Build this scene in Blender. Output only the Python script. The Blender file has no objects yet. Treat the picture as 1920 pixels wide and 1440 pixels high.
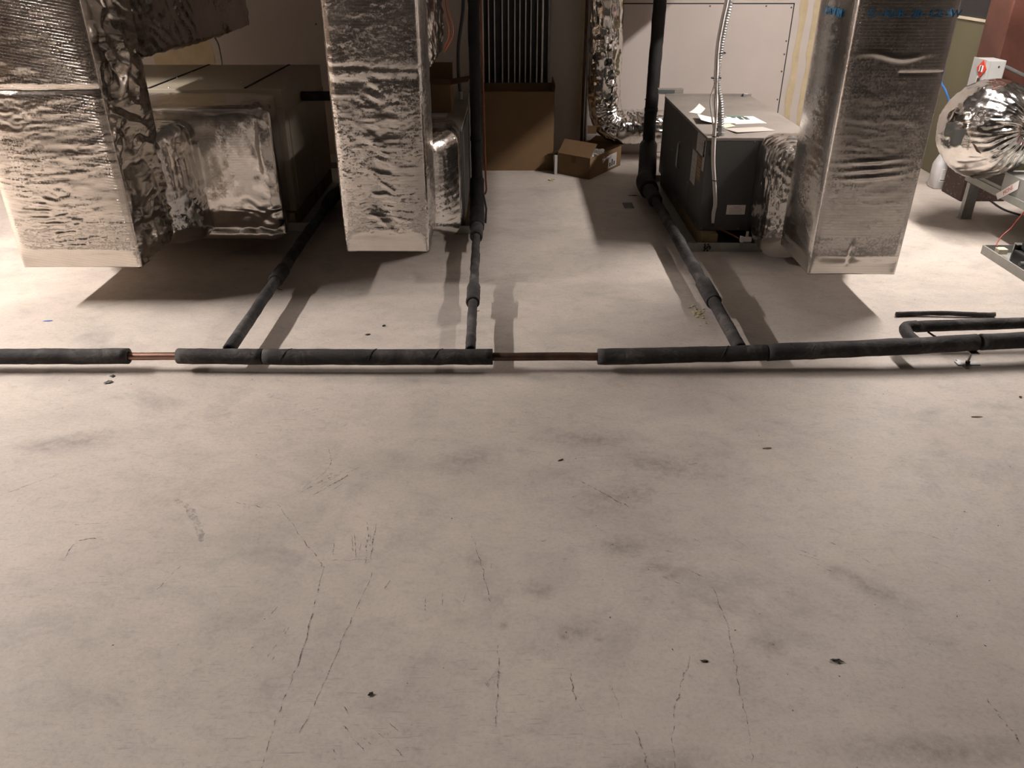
import bpy, bmesh, math, random
import numpy as np
from mathutils import Vector, Matrix

S = bpy.context.scene
C = S.collection
random.seed(7)

# ------------------------------------------------------------------ camera
cam_d = bpy.data.cameras.new('camera')
cam = bpy.data.objects.new('camera', cam_d)
C.objects.link(cam)
cam.location = (0, 0, 1.5)
cam.rotation_euler = (math.radians(90 - 28.664), 0, 0)
cam_d.sensor_width = 36
cam_d.lens = 36 * 1500 / 1920
cam_d.clip_start = 0.05
S.camera = cam

# ------------------------------------------------------------------ light
S.view_settings.view_transform = 'Standard'
S.view_settings.look = 'None'
S.view_settings.gamma = 1
S.view_settings.use_curve_mapping = False
S.view_settings.exposure = 0.0
W = bpy.data.worlds.new('world')
S.world = W
W.use_nodes = True
W.node_tree.nodes['Background'].inputs[0].default_value = (1.0, 0.93, 0.86, 1)
W.node_tree.nodes['Background'].inputs[1].default_value = 0.0

LAMP_LEFT = (-4.6, 3.1, 2.7)
LAMP_RIGHT = (2.5, 4.5, 2.15)


LAMP_GLOW = 345.0          # radiance of the wrap-round diffusers


# ------------------------------------------------------------------ noise
def _hash(ix, iy, iz, seed):
    h = (ix * 374761393 + iy * 668265263 + iz * 2147483647 + seed * 1274126177) & 0xFFFFFFFF
    h = ((h ^ (h >> 13)) * 1274126177) & 0xFFFFFFFF
    h = ((h ^ (h >> 16)) * 2246822519) & 0xFFFFFFFF
    return ((h ^ (h >> 15)) & 0xFFFFFF) / float(0xFFFFFF) * 2 - 1


def vnoise(x, y, z, seed=0):
    x, y, z = np.broadcast_arrays(np.asarray(x, float), np.asarray(y, float), np.asarray(z, float))
    fx, fy, fz = np.floor(x), np.floor(y), np.floor(z)
    ix, iy, iz = fx.astype(np.int64), fy.astype(np.int64), fz.astype(np.int64)
    tx, ty, tz = x - fx, y - fy, z - fz
    tx, ty, tz = [t * t * (3 - 2 * t) for t in (tx, ty, tz)]
    r = 0
    for a in (0, 1):
        wa = tx if a else 1 - tx
        for b in (0, 1):
            wb = ty if b else 1 - ty
            for c in (0, 1):
                wc = tz if c else 1 - tz
                r = r + wa * wb * wc * _hash(ix + a, iy + b, iz + c, seed)
    return r


def fbm(x, y, z, seed=0, n=3):
    r, a, f = 0, 1.0, 1.0
    for i in range(n):
        r = r + a * vnoise(x * f, y * f, z * f, seed + i * 17)
        a *= 0.5
        f *= 2.03
    return r


def ridge(n, p=2.0):
    return np.clip(1 - np.abs(n), 0, 1) ** p


# ------------------------------------------------------------------ materials
def new_mat(name):
    m = bpy.data.materials.new(name)
    m.use_nodes = True
    nt = m.node_tree
    b = nt.nodes['Principled BSDF']
    return m, nt, b


def N(nt, kind, **kw):
    n = nt.nodes.new(kind)
    for k, v in kw.items():
        if k in n.inputs:
            n.inputs[k].default_value = v
        else:
            setattr(n, k, v)
    return n


def ramp(nt, fac, stops):
    r = nt.nodes.new('ShaderNodeValToRGB')
    e = r.color_ramp.elements
    while len(e) > 1:
        e.remove(e[-1])
    e[0].position = stops[0][0]
    e[0].color = (*stops[0][1], 1) if len(stops[0][1]) == 3 else stops[0][1]
    for p, c in stops[1:]:
        q = e.new(p)
        q.color = (*c, 1)
    nt.links.new(fac, r.inputs[0])
    return r


def mapped(nt, scale=(1, 1, 1), rot=(0, 0, 0), src='Object'):
    tc = nt.nodes.new('ShaderNodeTexCoord')
    mp = nt.nodes.new('ShaderNodeMapping')
    mp.inputs['Scale'].default_value = scale
    mp.inputs['Rotation'].default_value = rot
    nt.links.new(tc.outputs[src], mp.inputs[0])
    return mp.outputs[0]


def mixc(nt, fac, a, b, mode='MIX'):
    m = nt.nodes.new('ShaderNodeMix')
    m.data_type = 'RGBA'
    m.blend_type = mode
    for sock, v in ((m.inputs[0], fac), (m.inputs[6], a), (m.inputs[7], b)):
        if hasattr(v, 'links') or hasattr(v, 'is_linked'):
            nt.links.new(v, sock)
        elif isinstance(v, tuple):
            sock.default_value = (*v, 1) if len(v) == 3 else v
        else:
            sock.default_value = v
    return m.outputs[2]


def simple(name, col, rough=0.5, metal=0.0, var=0.12, scale=12, bump=0.0, bscale=60, spec=0.5):
    m, nt, b = new_mat(name)
    v = mapped(nt)
    n = N(nt, 'ShaderNodeTexNoise', Scale=scale, Detail=6.0, Roughness=0.6)
    nt.links.new(v, n.inputs['Vector'])
    d = tuple(max(0, c * (1 - var)) for c in col)
    l = tuple(min(1, c * (1 + var)) for c in col)
    r = ramp(nt, n.outputs[0], [(0.3, d), (0.7, l)])
    nt.links.new(r.outputs[0], b.inputs['Base Color'])
    b.inputs['Roughness'].default_value = rough
    b.inputs['Metallic'].default_value = metal
    b.inputs['Specular IOR Level'].default_value = spec
    if bump:
        n2 = N(nt, 'ShaderNodeTexNoise', Scale=bscale, Detail=4.0)
        nt.links.new(v, n2.inputs['Vector'])
        bp = N(nt, 'ShaderNodeBump', Strength=bump, Distance=0.01)
        nt.links.new(n2.outputs[0], bp.inputs['Height'])
        nt.links.new(bp.outputs[0], b.inputs['Normal'])
    return m


def foil(name, col=(0.72, 0.69, 0.655), rough=0.2, facet=0.10, fine=0.10, grid=0.25, fscale=(16, 16, 38), fine_scale=95.0, skew=0.0):
    """aluminium facing: creased into small flat facets, with the scrim net showing through"""
    m, nt, b = new_mat(name)
    b.inputs['Metallic'].default_value = 1.0
    v = mapped(nt)
    geo = nt.nodes.new('ShaderNodeNewGeometry')

    def facets(vec, scale, amount, smooth):
        n3 = N(nt, 'ShaderNodeTexNoise', Scale=7.0, Detail=3.0)
        nt.links.new(v, n3.inputs['Vector'])
        dv = N(nt, 'ShaderNodeVectorMath', operation='SCALE')
        nt.links.new(n3.outputs[1], dv.inputs[0])
        dv.inputs['Scale'].default_value = 0.9 if scale == 1.0 else 1.4 / scale * 4
        ad = N(nt, 'ShaderNodeVectorMath', operation='ADD')
        nt.links.new(vec, ad.inputs[0])
        nt.links.new(dv.outputs[0], ad.inputs[1])
        vo = N(nt, 'ShaderNodeTexVoronoi', Scale=scale)
        vo.feature = 'SMOOTH_F1'
        vo.inputs['Smoothness'].default_value = smooth
        nt.links.new(ad.outputs[0], vo.inputs['Vector'])
        su = N(nt, 'ShaderNodeVectorMath', operation='SUBTRACT')
        nt.links.new(vo.outputs['Color'], su.inputs[0])
        su.inputs[1].default_value = (0.5, 0.5, 0.5)
        # patches of the sheet are taut, others crumpled
        g = N(nt, 'ShaderNodeTexNoise', Scale=4.5, Detail=2.0)
        nt.links.new(v, g.inputs['Vector'])
        gr = N(nt, 'ShaderNodeMapRange')
        gr.inputs['From Min'].default_value = 0.35
        gr.inputs['From Max'].default_value = 0.65
        gr.inputs['To Min'].default_value = amount * 0.25
        gr.inputs['To Max'].default_value = amount * 1.5
        nt.links.new(g.outputs[0], gr.inputs['Value'])
        sc = N(nt, 'ShaderNodeVectorMath', operation='SCALE')
        nt.links.new(su.outputs[0], sc.inputs[0])
        nt.links.new(gr.outputs['Result'], sc.inputs['Scale'])
        return sc.outputs[0]
    f1 = facets(mapped(nt, fscale, (0, skew, 0)), 1.0, facet, 0.12)
    f2 = facets(v, fine_scale, fine, 0.15)
    a1 = N(nt, 'ShaderNodeVectorMath', operation='ADD')
    nt.links.new(f1, a1.inputs[0])
    nt.links.new(f2, a1.inputs[1])
    a2 = N(nt, 'ShaderNodeVectorMath', operation='ADD')
    nt.links.new(geo.outputs['Normal'], a2.inputs[0])
    nt.links.new(a1.outputs[0], a2.inputs[1])
    nm = N(nt, 'ShaderNodeVectorMath', operation='NORMALIZE')
    nt.links.new(a2.outputs[0], nm.inputs[0])
    last = nm.outputs[0]
    if grid:
        sep = N(nt, 'ShaderNodeSeparateXYZ')
        nt.links.new(v, sep.inputs[0])

        def lines(sock, period):
            a = N(nt, 'ShaderNodeMath', operation='MULTIPLY')
            nt.links.new(sock, a.inputs[0])
            a.inputs[1].default_value = 1 / period
            f = N(nt, 'ShaderNodeMath', operation='FRACT')
            nt.links.new(a.outputs[0], f.inputs[0])
            g = N(nt, 'ShaderNodeMath', operation='LESS_THAN')
            nt.links.new(f.outputs[0], g.inputs[0])
            g.inputs[1].default_value = 0.16
            return g.outputs[0]
        sx = N(nt, 'ShaderNodeMath', operation='ADD')
        nt.links.new(sep.outputs[0], sx.inputs[0])
        nt.links.new(sep.outputs[1], sx.inputs[1])
        zz = N(nt, 'ShaderNodeMath', operation='MULTIPLY_ADD')
        nt.links.new(sx.outputs[0], zz.inputs[0])
        zz.inputs[1].default_value = 0.18
        nt.links.new(sep.outputs[2], zz.inputs[2])
        mx = N(nt, 'ShaderNodeMath', operation='MAXIMUM')
        nt.links.new(lines(zz.outputs[0] if skew else sep.outputs[2], 0.0127), mx.inputs[0])
        nt.links.new(lines(sx.outputs[0], 0.0127), mx.inputs[1])
        b3 = N(nt, 'ShaderNodeBump', Strength=grid, Distance=0.0006)
        nt.links.new(mx.outputs[0], b3.inputs['Height'])
        nt.links.new(last, b3.inputs['Normal'])
        last = b3.outputs[0]
    nt.links.new(last, b.inputs['Normal'])
    n4 = N(nt, 'ShaderNodeTexNoise', Scale=5.0, Detail=5.0)
    nt.links.new(v, n4.inputs['Vector'])
    r = ramp(nt, n4.outputs[0], [(0.3, tuple(c * 0.88 for c in col)), (0.7, tuple(min(1, c * 1.07) for c in col))])
    nt.links.new(r.outputs[0], b.inputs['Base Color'])
    rr = ramp(nt, n4.outputs[0], [(0.3, (rough * 0.8,) * 3), (0.7, (rough * 1.3,) * 3)])
    nt.links.new(rr.outputs[0], b.inputs['Roughness'])
    return m


def concrete():
    m, nt, b = new_mat('worn_concrete')
    v = mapped(nt)
    big = N(nt, 'ShaderNodeTexNoise', Scale=1.1, Detail=7.0, Roughness=0.62, Distortion=0.5)
    nt.links.new(v, big.inputs['Vector'])
    base = ramp(nt, big.outputs[0], [(0.30, (0.385, 0.345, 0.305)), (0.5, (0.455, 0.41, 0.362)), (0.72, (0.515, 0.462, 0.41))])
    # cloudy trowelled mottling, stretched askew
    mo = N(nt, 'ShaderNodeTexNoise', Scale=1.0, Detail=9.0, Roughness=0.7, Distortion=0.9)
    nt.links.new(mapped(nt, (3.6, 5.2, 1), (0, 0, 0.5)), mo.inputs['Vector'])
    mr = ramp(nt, mo.outputs[0], [(0.30, (0.84, 0.845, 0.855)), (0.5, (1, 1, 1)), (0.68, (1.08, 1.07, 1.05))])
    c1 = mixc(nt, 0.85, base.outputs[0], mr.outputs[0], 'MULTIPLY')
    me_ = N(nt, 'ShaderNodeTexNoise', Scale=14.0, Detail=8.0, Roughness=0.75, Distortion=0.4)
    nt.links.new(mapped(nt, (1, 1.5, 1), (0, 0, 0.8)), me_.inputs['Vector'])
    mer = ramp(nt, me_.outputs[0], [(0.30, (0.84, 0.84, 0.845)), (0.46, (1, 1, 1)), (0.72, (1.07, 1.06, 1.05))])
    c1 = mixc(nt, 1.0, c1, mer.outputs[0], 'MULTIPLY')
    gn = N(nt, 'ShaderNodeTexNoise', Scale=85.0, Detail=6.0, Roughness=0.7)
    nt.links.new(v, gn.inputs['Vector'])
    gnr = ramp(nt, gn.outputs[0], [(0.30, (0.86, 0.86, 0.86)), (0.5, (1, 1, 1)), (0.75, (1.07, 1.065, 1.06))])
    c1 = mixc(nt, 1.0, c1, gnr.outputs[0], 'MULTIPLY')
    # grey smudges
    sm = N(nt, 'ShaderNodeTexNoise', Scale=2.6, Detail=8.0, Roughness=0.72, Distortion=0.35)
    nt.links.new(mapped(nt, (1, 1.3, 1), (0, 0, 1.2)), sm.inputs['Vector'])
    sr = ramp(nt, sm.outputs[0], [(0.54, (0, 0, 0)), (0.74, (0.62, 0.62, 0.62))])
    c2 = mixc(nt, sr.outputs[0], c1, (0.24, 0.225, 0.21))
    # fine speckle and pin holes
    sp = N(nt, 'ShaderNodeTexNoise', Scale=46.0, Detail=6.0, Roughness=0.8)
    nt.links.new(v, sp.inputs['Vector'])
    spr = ramp(nt, sp.outputs[0], [(0.57, (0, 0, 0)), (0.72, (0.55, 0.55, 0.55))])
    gate = N(nt, 'ShaderNodeTexNoise', Scale=1.7, Detail=3.0)
    nt.links.new(mapped(nt, (1, 1, 1), (0.3, 0.2, 2.0)), gate.inputs['Vector'])
    gr = ramp(nt, gate.outputs[0], [(0.45, (0.1, 0.1, 0.1)), (0.62, (1, 1, 1))])
    spg = mixc(nt, 1.0, spr.outputs[0], gr.outputs[0], 'MULTIPLY')
    c3 = mixc(nt, spg, c2, (0.20, 0.185, 0.17))
    # scuffs: thin scratches in two directions, only in patches
    col = c3
    for (sc, rot, lo) in (((22, 190, 1), 0.9, 0.63), ((14, 150, 1), -0.55, 0.64), ((9, 170, 1), 1.45, 0.66)):
        k = N(nt, 'ShaderNodeTexNoise', Scale=1.0, Detail=3.0, Roughness=0.6)
        nt.links.new(mapped(nt, sc, (0, 0, rot)), k.inputs['Vector'])
        kr = ramp(nt, k.outputs[0], [(lo - 0.02, (0, 0, 0)), (lo + 0.05, (0.55, 0.55, 0.55))])
        g2 = N(nt, 'ShaderNodeTexNoise', Scale=1.3, Detail=3.0)
        nt.links.new(mapped(nt, (1, 1, 1), (0, 0.4, rot * 3)), g2.inputs['Vector'])
        g2r = ramp(nt, g2.outputs[0], [(0.50, (0, 0, 0)), (0.62, (1, 1, 1))])
        kk = mixc(nt, 1.0, kr.outputs[0], g2r.outputs[0], 'MULTIPLY')
        col = mixc(nt, kk, col, (0.24, 0.225, 0.215))
    nt.links.new(col, b.inputs['Base Color'])
    rr = ramp(nt, mo.outputs[0], [(0.3, (0.52,) * 3), (0.7, (0.74,) * 3)])
    nt.links.new(rr.outputs[0], b.inputs['Roughness'])
    b.inputs['Specular IOR Level'].default_value = 0.35
    b1 = N(nt, 'ShaderNodeBump', Strength=0.12, Distance=0.01)
    nt.links.new(mo.outputs[0], b1.inputs['Height'])
    b2 = N(nt, 'ShaderNodeBump', Strength=0.40, Distance=0.003)
    nt.links.new(sp.outputs[0], b2.inputs['Height'])
    nt.links.new(b1.outputs[0], b2.inputs['Normal'])
    nt.links.new(b2.outputs[0], b.inputs['Normal'])
    return m


def dashed(name, col, scale=38, cut=0.46, top=1.0):
    """ink or wear that has rubbed off in places"""
    m, nt, b = new_mat(name)
    b.inputs['Base Color'].default_value = (*col, 1)
    b.inputs['Roughness'].default_value = 0.8
    n = N(nt, 'ShaderNodeTexNoise', Scale=scale, Detail=4.0, Roughness=0.7)
    nt.links.new(mapped(nt), n.inputs['Vector'])
    r = ramp(nt, n.outputs[0], [(cut - 0.06, (0, 0, 0)), (cut + 0.1, (top, top, top))])
    nt.links.new(r.outputs[0], b.inputs['Alpha'])
    return m


def stain():
    """grey smudge that fades out to nothing at its rim"""
    m, nt, b = new_mat('grey_smudge')
    b.inputs['Base Color'].default_value = (0.17, 0.165, 0.16, 1)
    b.inputs['Roughness'].default_value = 0.8
    g = nt.nodes.new('ShaderNodeTexGradient')
    g.gradient_type = 'SPHERICAL'
    mp = mapped(nt, (2, 2, 0), src='Generated')
    mp.node.inputs['Location'].default_value = (-1, -1, 0)
    nt.links.new(mp, g.inputs[0])
    n = N(nt, 'ShaderNodeTexNoise', Scale=26.0, Detail=7.0, Roughness=0.75)
    nt.links.new(mapped(nt), n.inputs['Vector'])
    r = ramp(nt, n.outputs[0], [(0.34, (0, 0, 0)), (0.70, (1, 1, 1))])
    q = N(nt, 'ShaderNodeMath', operation='MULTIPLY')
    nt.links.new(r.outputs[0], q.inputs[0])
    nt.links.new(g.outputs[0], q.inputs[1])
    k = N(nt, 'ShaderNodeMath', operation='MULTIPLY')
    nt.links.new(q.outputs[0], k.inputs[0])
    k.inputs[1].default_value = 0.42
    nt.links.new(k.outputs[0], b.inputs['Alpha'])
    return m


def insulation(name):
    m, nt, b = new_mat(name)
    v = mapped(nt)
    n = N(nt, 'ShaderNodeTexNoise', Scale=7.0, Detail=8.0, Roughness=0.7, Distortion=0.6)
    nt.links.new(v, n.inputs['Vector'])
    r = ramp(nt, n.outputs[0], [(0.36, (0.019, 0.018, 0.018)), (0.52, (0.036, 0.034, 0.033)), (0.64, (0.075, 0.070, 0.066)), (0.78, (0.14, 0.13, 0.12))])
    k = N(nt, 'ShaderNodeTexNoise', Scale=1.0, Detail=4.0, Distortion=1.2)
    nt.links.new(mapped(nt, (28, 28, 60), (0.3, 0.2, 0.8)), k.inputs['Vector'])
    kr = ramp(nt, k.outputs[0], [(0.26, (0.25,) * 3), (0.36, (1,) * 3)])
    c = mixc(nt, 1.0, r.outputs[0], kr.outputs[0], 'MULTIPLY')
    nt.links.new(c, b.inputs['Base Color'])
    b.inputs['Roughness'].default_value = 0.78
    b.inputs['Specular IOR Level'].default_value = 0.3
    bp = N(nt, 'ShaderNodeBump', Strength=0.5, Distance=0.006)
    nt.links.new(k.outputs[0], bp.inputs['Height'])
    nt.links.new(bp.outputs[0], b.inputs['Normal'])
    return m


M = dict(
    concrete=concrete(),
    drywall=simple('drywall_paper', (0.47, 0.425, 0.39), 0.85, var=0.05, scale=2.5, bump=0.05, bscale=180, spec=0.2),
    panel=simple('drywall_panel', (0.47, 0.42, 0.385), 0.85, var=0.03, scale=3, bump=0.04, bscale=200, spec=0.2),
    joint=simple('joint_compound', (0.46, 0.38, 0.25), 0.9, var=0.10, scale=9, bump=0.08, bscale=60, spec=0.1),
    screwm=simple('screw_steel', (0.10, 0.085, 0.07), 0.5, 0.6),
    rearwall=simple('dusty_block_wall', (0.07, 0.06, 0.052), 0.9, var=0.2, scale=3),
    tanwall=simple('brown_board_wall', (0.16, 0.105, 0.065), 0.85, var=0.15, scale=3),
    darkceil=simple('dark_ceiling', (0.05, 0.045, 0.04), 0.95, var=0.2, scale=2),
    foil_a=foil('foil_facing_smooth', facet=0.035, fine=0.07, grid=0.4, rough=0.20, fscale=(12, 12, 60), fine_scale=140),
    foil_b=foil('foil_facing_crumpled', facet=0.12, fine=0.10, grid=0.2, rough=0.19, fscale=(45, 45, 110), fine_scale=170),
    foil_l=foil('foil_facing_net', facet=0.09, fine=0.08, grid=0.9, rough=0.19, col=(0.74, 0.69, 0.63), fscale=(18, 18, 120), fine_scale=160, skew=0.15),
    foil_p=foil('foil_facing_taut', facet=0.05, fine=0.06, grid=0.15, rough=0.2, fscale=(40, 40, 30), fine_scale=150),
    foil_d=foil('foil_facing_draped', facet=0.14, fine=0.10, grid=0.0, rough=0.17, fscale=(40, 40, 34), fine_scale=150),
    foil_s=foil('foil_shiny', facet=0.07, fine=0.06, grid=0.0, rough=0.12, fscale=(34, 34, 34), fine_scale=140, col=(0.80, 0.78, 0.75)),
    ins=insulation('black_foam_insulation'),
    insblack=simple('clean_black_foam', (0.014, 0.0135, 0.0135), 0.7, var=0.3, scale=14, bump=0.2, bscale=30, spec=0.25),
    copper=simple('copper_tube', (0.33, 0.20, 0.155), 0.40, 1.0, var=0.2, scale=9),
    dcopper=simple('tarnished_copper', (0.105, 0.065, 0.05), 0.5, 0.8, var=0.45, scale=11),
    shadesteel=simple('shaded_stud_web', (0.085, 0.08, 0.075), 0.6, 0.4, var=0.2),  # stud steel darkened: shade inside the channel is put into the colour
    litsteel=simple('lit_stud_flange', (0.85, 0.83, 0.80), 0.5, 0.0, var=0.15, scale=6),  # same stud steel made pale: the lit edge line is painted in
    galv=simple('galvanized_steel', (0.34, 0.345, 0.335), 0.42, 0.85, var=0.18, scale=16),
    pan=simple('galvanized_pan', (0.33, 0.335, 0.31), 0.55, 0.35, var=0.14, scale=9),
    unit=simple('grey_cabinet_paint', (0.064, 0.064, 0.061), 0.55, 0.0, var=0.06, scale=4),
    unittop=simple('dusty_cabinet_top', (0.21, 0.188, 0.165), 0.6, 0.15, var=0.16, scale=5),
    beige=simple('beige_cabinet_paint', (0.33, 0.295, 0.225), 0.5, 0.0, var=0.07, scale=3),
    dark=simple('black_gap', (0.012, 0.011, 0.010), 0.8, var=0.1),
    black=simple('black_plastic', (0.018, 0.018, 0.019), 0.45, var=0.2),
    card=simple('cardboard', (0.165, 0.105, 0.056), 0.9, var=0.08, scale=5, bump=0.05, bscale=120, spec=0.1),
    cardin=simple('cardboard_inside', (0.12, 0.07, 0.038), 0.9, var=0.08, scale=5, spec=0.1),
    paper=simple('white_paper', (0.80, 0.775, 0.75), 0.8, var=0.02, spec=0.2),
    dustpaper=simple('dusty_sticker', (0.40, 0.385, 0.365), 0.7, var=0.10, scale=20),
    ypaper=simple('cream_paper', (0.72, 0.67, 0.47), 0.8, var=0.03, spec=0.2),
    gpaper=simple('grey_card', (0.42, 0.385, 0.345), 0.8, var=0.06, spec=0.2),
    green_ink=simple('green_ink', (0.06, 0.17, 0.115), 0.7, var=0.05),
    dark_ink=simple('dark_ink', (0.06, 0.075, 0.075), 0.7, var=0.05),
    pink_ink=simple('pink_ink', (0.52, 0.33, 0.33), 0.7, var=0.05),
    red_ink=simple('red_ink', (0.52, 0.10, 0.08), 0.7, var=0.05),
    black_ink=simple('black_ink', (0.012, 0.012, 0.012), 0.7, var=0.05),
    grey_ink=simple('grey_ink', (0.30, 0.29, 0.30), 0.7, var=0.05),
    blue_ink=dashed('blue_print', (0.03, 0.16, 0.31), 26, 0.36, 0.9),
    wood=simple('pine_rail', (0.22, 0.155, 0.08), 0.85, var=0.25, scale=8, spec=0.2),
    yellow=simple('yellow_stamp', (0.62, 0.52, 0.10), 0.8),
    cable=simple('white_cable', (0.62, 0.585, 0.55), 0.5, var=0.05),
    redwire=simple('red_wire', (0.30, 0.06, 0.035), 0.5),
    orangewire=simple('orange_wire', (0.50, 0.14, 0.05), 0.5),
    yellowwire=simple('yellow_wire', (0.66, 0.48, 0.08), 0.5),
    bluewire=simple('blue_wire', (0.05, 0.16, 0.44), 0.5),
    cream=simple('cream_plastic', (0.66, 0.59, 0.45), 0.5, var=0.05),
    green=simple('olive_green_paint', (0.125, 0.115, 0.062), 0.45, var=0.10, scale=2),
    redoxide=simple('red_oxide_primer', (0.072, 0.026, 0.017), 0.5, var=0.30, scale=6, bump=0.05, bscale=40),
    discgrey=simple('switch_box_grey', (0.40, 0.405, 0.395), 0.45, var=0.04),
    redplate=simple('red_plate', (0.62, 0.05, 0.025), 0.45),
    jug=simple('translucent_jug', (0.60, 0.60, 0.61), 0.4, var=0.04),
    rust=simple('rusty_pipe', (0.20, 0.075, 0.045), 0.6, 0.4, var=0.3),
    crumb=simple('plaster_crumbs', (0.50, 0.44, 0.25), 0.9, var=0.2, scale=60),
    chip=simple('wood_chip', (0.22, 0.13, 0.065), 0.85, var=0.3, scale=60),
    grit=simple('dark_grit', (0.055, 0.045, 0.038), 0.9, var=0.3, scale=60),
    scrap=simple('dull_grey_scrap', (0.13, 0.13, 0.12), 0.8, var=0.2, scale=30),
    crack=dashed('crack_line', (0.075, 0.07, 0.075), 60, 0.50, 0.75),
    scuff=dashed('scuff_mark', (0.22, 0.21, 0.205), 45, 0.50, 0.35),
    stain=stain(),
    lampwhite=simple('lamp_enamel', (0.75, 0.73, 0.7), 0.5),
    plastic=simple('clear_wrap', (0.55, 0.55, 0.55), 0.15, 0.3, var=0.1, bump=0.4, bscale=30),
)
# white paint spatter low on the red column
def spattered():
    m, nt, b = new_mat('spattered_primer')
    v = mapped(nt)
    n = N(nt, 'ShaderNodeTexNoise', Scale=60.0, Detail=4.0, Roughness=0.75)
    nt.links.new(v, n.inputs['Vector'])
    r = ramp(nt, n.outputs[0], [(0.60, (0.040, 0.020, 0.015)), (0.68, (0.30, 0.25, 0.21))])
    nt.links.new(r.outputs[0], b.inputs['Base Color'])
    b.inputs['Roughness'].default_value = 0.7
    return m
M['spatter'] = spattered()

# ------------------------------------------------------------------ builders
OFF = {}


def link(name, me, mat, parent=None, smooth=False):
    o = bpy.data.objects.new(name, me)
    if mat is not None:
        me.materials.append(M[mat] if isinstance(mat, str) else mat)
    C.objects.link(o)
    if parent is not None:
        off = OFF[parent.name]
        me.transform(Matrix.Translation(-Vector(off)))
        o.parent = parent
        OFF[o.name] = off
    else:
        OFF[o.name] = (0, 0, 0)
    if smooth:
        me.polygons.foreach_set('use_smooth', [True] * len(me.polygons))
    me.update()
    return o


def obj(name, bm, mat, parent=None, smooth=False):
    me = bpy.data.meshes.new(name)
    bmesh.ops.recalc_face_normals(bm, faces=bm.faces[:])
    bm.to_mesh(me)
    bm.free()
    o = link(name, me, mat, parent, smooth)
    return o


def rebase(o):
    """move a top-level mesh's origin to the middle of its underside"""
    me = o.data
    co = np.empty(len(me.vertices) * 3)
    me.vertices.foreach_get('co', co)
    co = co.reshape(-1, 3)
    lo, hi = co.min(0), co.max(0)
    p = Vector(((lo[0] + hi[0]) / 2, (lo[1] + hi[1]) / 2, lo[2]))
    me.transform(Matrix.Translation(-p))
    o.location = p
    OFF[o.name] = tuple(p)
    return o


def tag(o, label, cat, group=None, kind=None):
    o['label'] = label
    o['category'] = cat
    if group:
        o['group'] = group
    if kind:
        o['kind'] = kind
    if o.type == 'MESH' and o.parent is None:
        rebase(o)
    return o


def thing(name, label, cat, loc, group=None):
    o = bpy.data.objects.new(name, None)
    o.empty_display_size = 0.05
    C.objects.link(o)
    o.location = loc
    OFF[o.name] = tuple(loc)
    o['label'] = label
    o['category'] = cat
    if group:
        o['group'] = group
    return o


def struct(name, bm, mat):
    o = obj(name, bm, mat)
    o['kind'] = 'structure'
    return o


def box(bm, a, b, bevel=0.0, seg=2):
    x0, y0, z0 = [min(p, q) for p, q in zip(a, b)]
    x1, y1, z1 = [max(p, q) for p, q in zip(a, b)]
    v = [bm.verts.new(p) for p in ((x0, y0, z0), (x1, y0, z0), (x1, y1, z0), (x0, y1, z0), (x0, y0, z1), (x1, y0, z1), (x1, y1, z1), (x0, y1, z1))]
    fs = [bm.faces.new([v[i] for i in f]) for f in ((0, 3, 2, 1), (4, 5, 6, 7), (0, 1, 5, 4), (1, 2, 6, 5), (2, 3, 7, 6), (3, 0, 4, 7))]
    if bevel:
        es = list({e for f in fs for e in f.edges})
        bmesh.ops.bevel(bm, geom=es, offset=bevel, segments=seg, profile=0.5, affect='EDGES')
    return bm


def B(*boxes, bevel=0.0, seg=2):
    bm = bmesh.new()
    for a, b in boxes:
        box(bm, a, b, bevel, seg)
    return bm


def prism(pts, thick, n):
    """flat outline pts (3-D, planar) thickened along n"""
    bm = bmesh.new()
    n = Vector(n)
    lo = [bm.verts.new(p) for p in pts]
    hi = [bm.verts.new(Vector(p) + n * thick) for p in pts]
    bm.faces.new(lo[::-1])
    bm.faces.new(hi)
    k = len(pts)
    for i in range(k):
        bm.faces.new((lo[i], lo[(i + 1) % k], hi[(i + 1) % k], hi[i]))
    return bm


def smooth_path(pts, n):
    """Catmull-Rom through pts"""
    P = [Vector(p) for p in pts]
    if len(P) == 2:
        return [P[0].lerp(P[1], i / n) for i in range(n + 1)]
    Q = [P[0] * 2 - P[1]] + P + [P[-1] * 2 - P[-2]]
    out = []
    for i in range(1, len(Q) - 2):
        a, b, c, d = Q[i - 1], Q[i], Q[i + 1], Q[i + 2]
        for k in range(n):
            t = k / n
            out.append(0.5 * ((2 * b) + (c - a) * t + (2 * a - 5 * b + 4 * c - d) * t * t + (3 * b - a - 3 * c + d) * t ** 3))
    out.append(P[-1])
    return out


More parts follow.
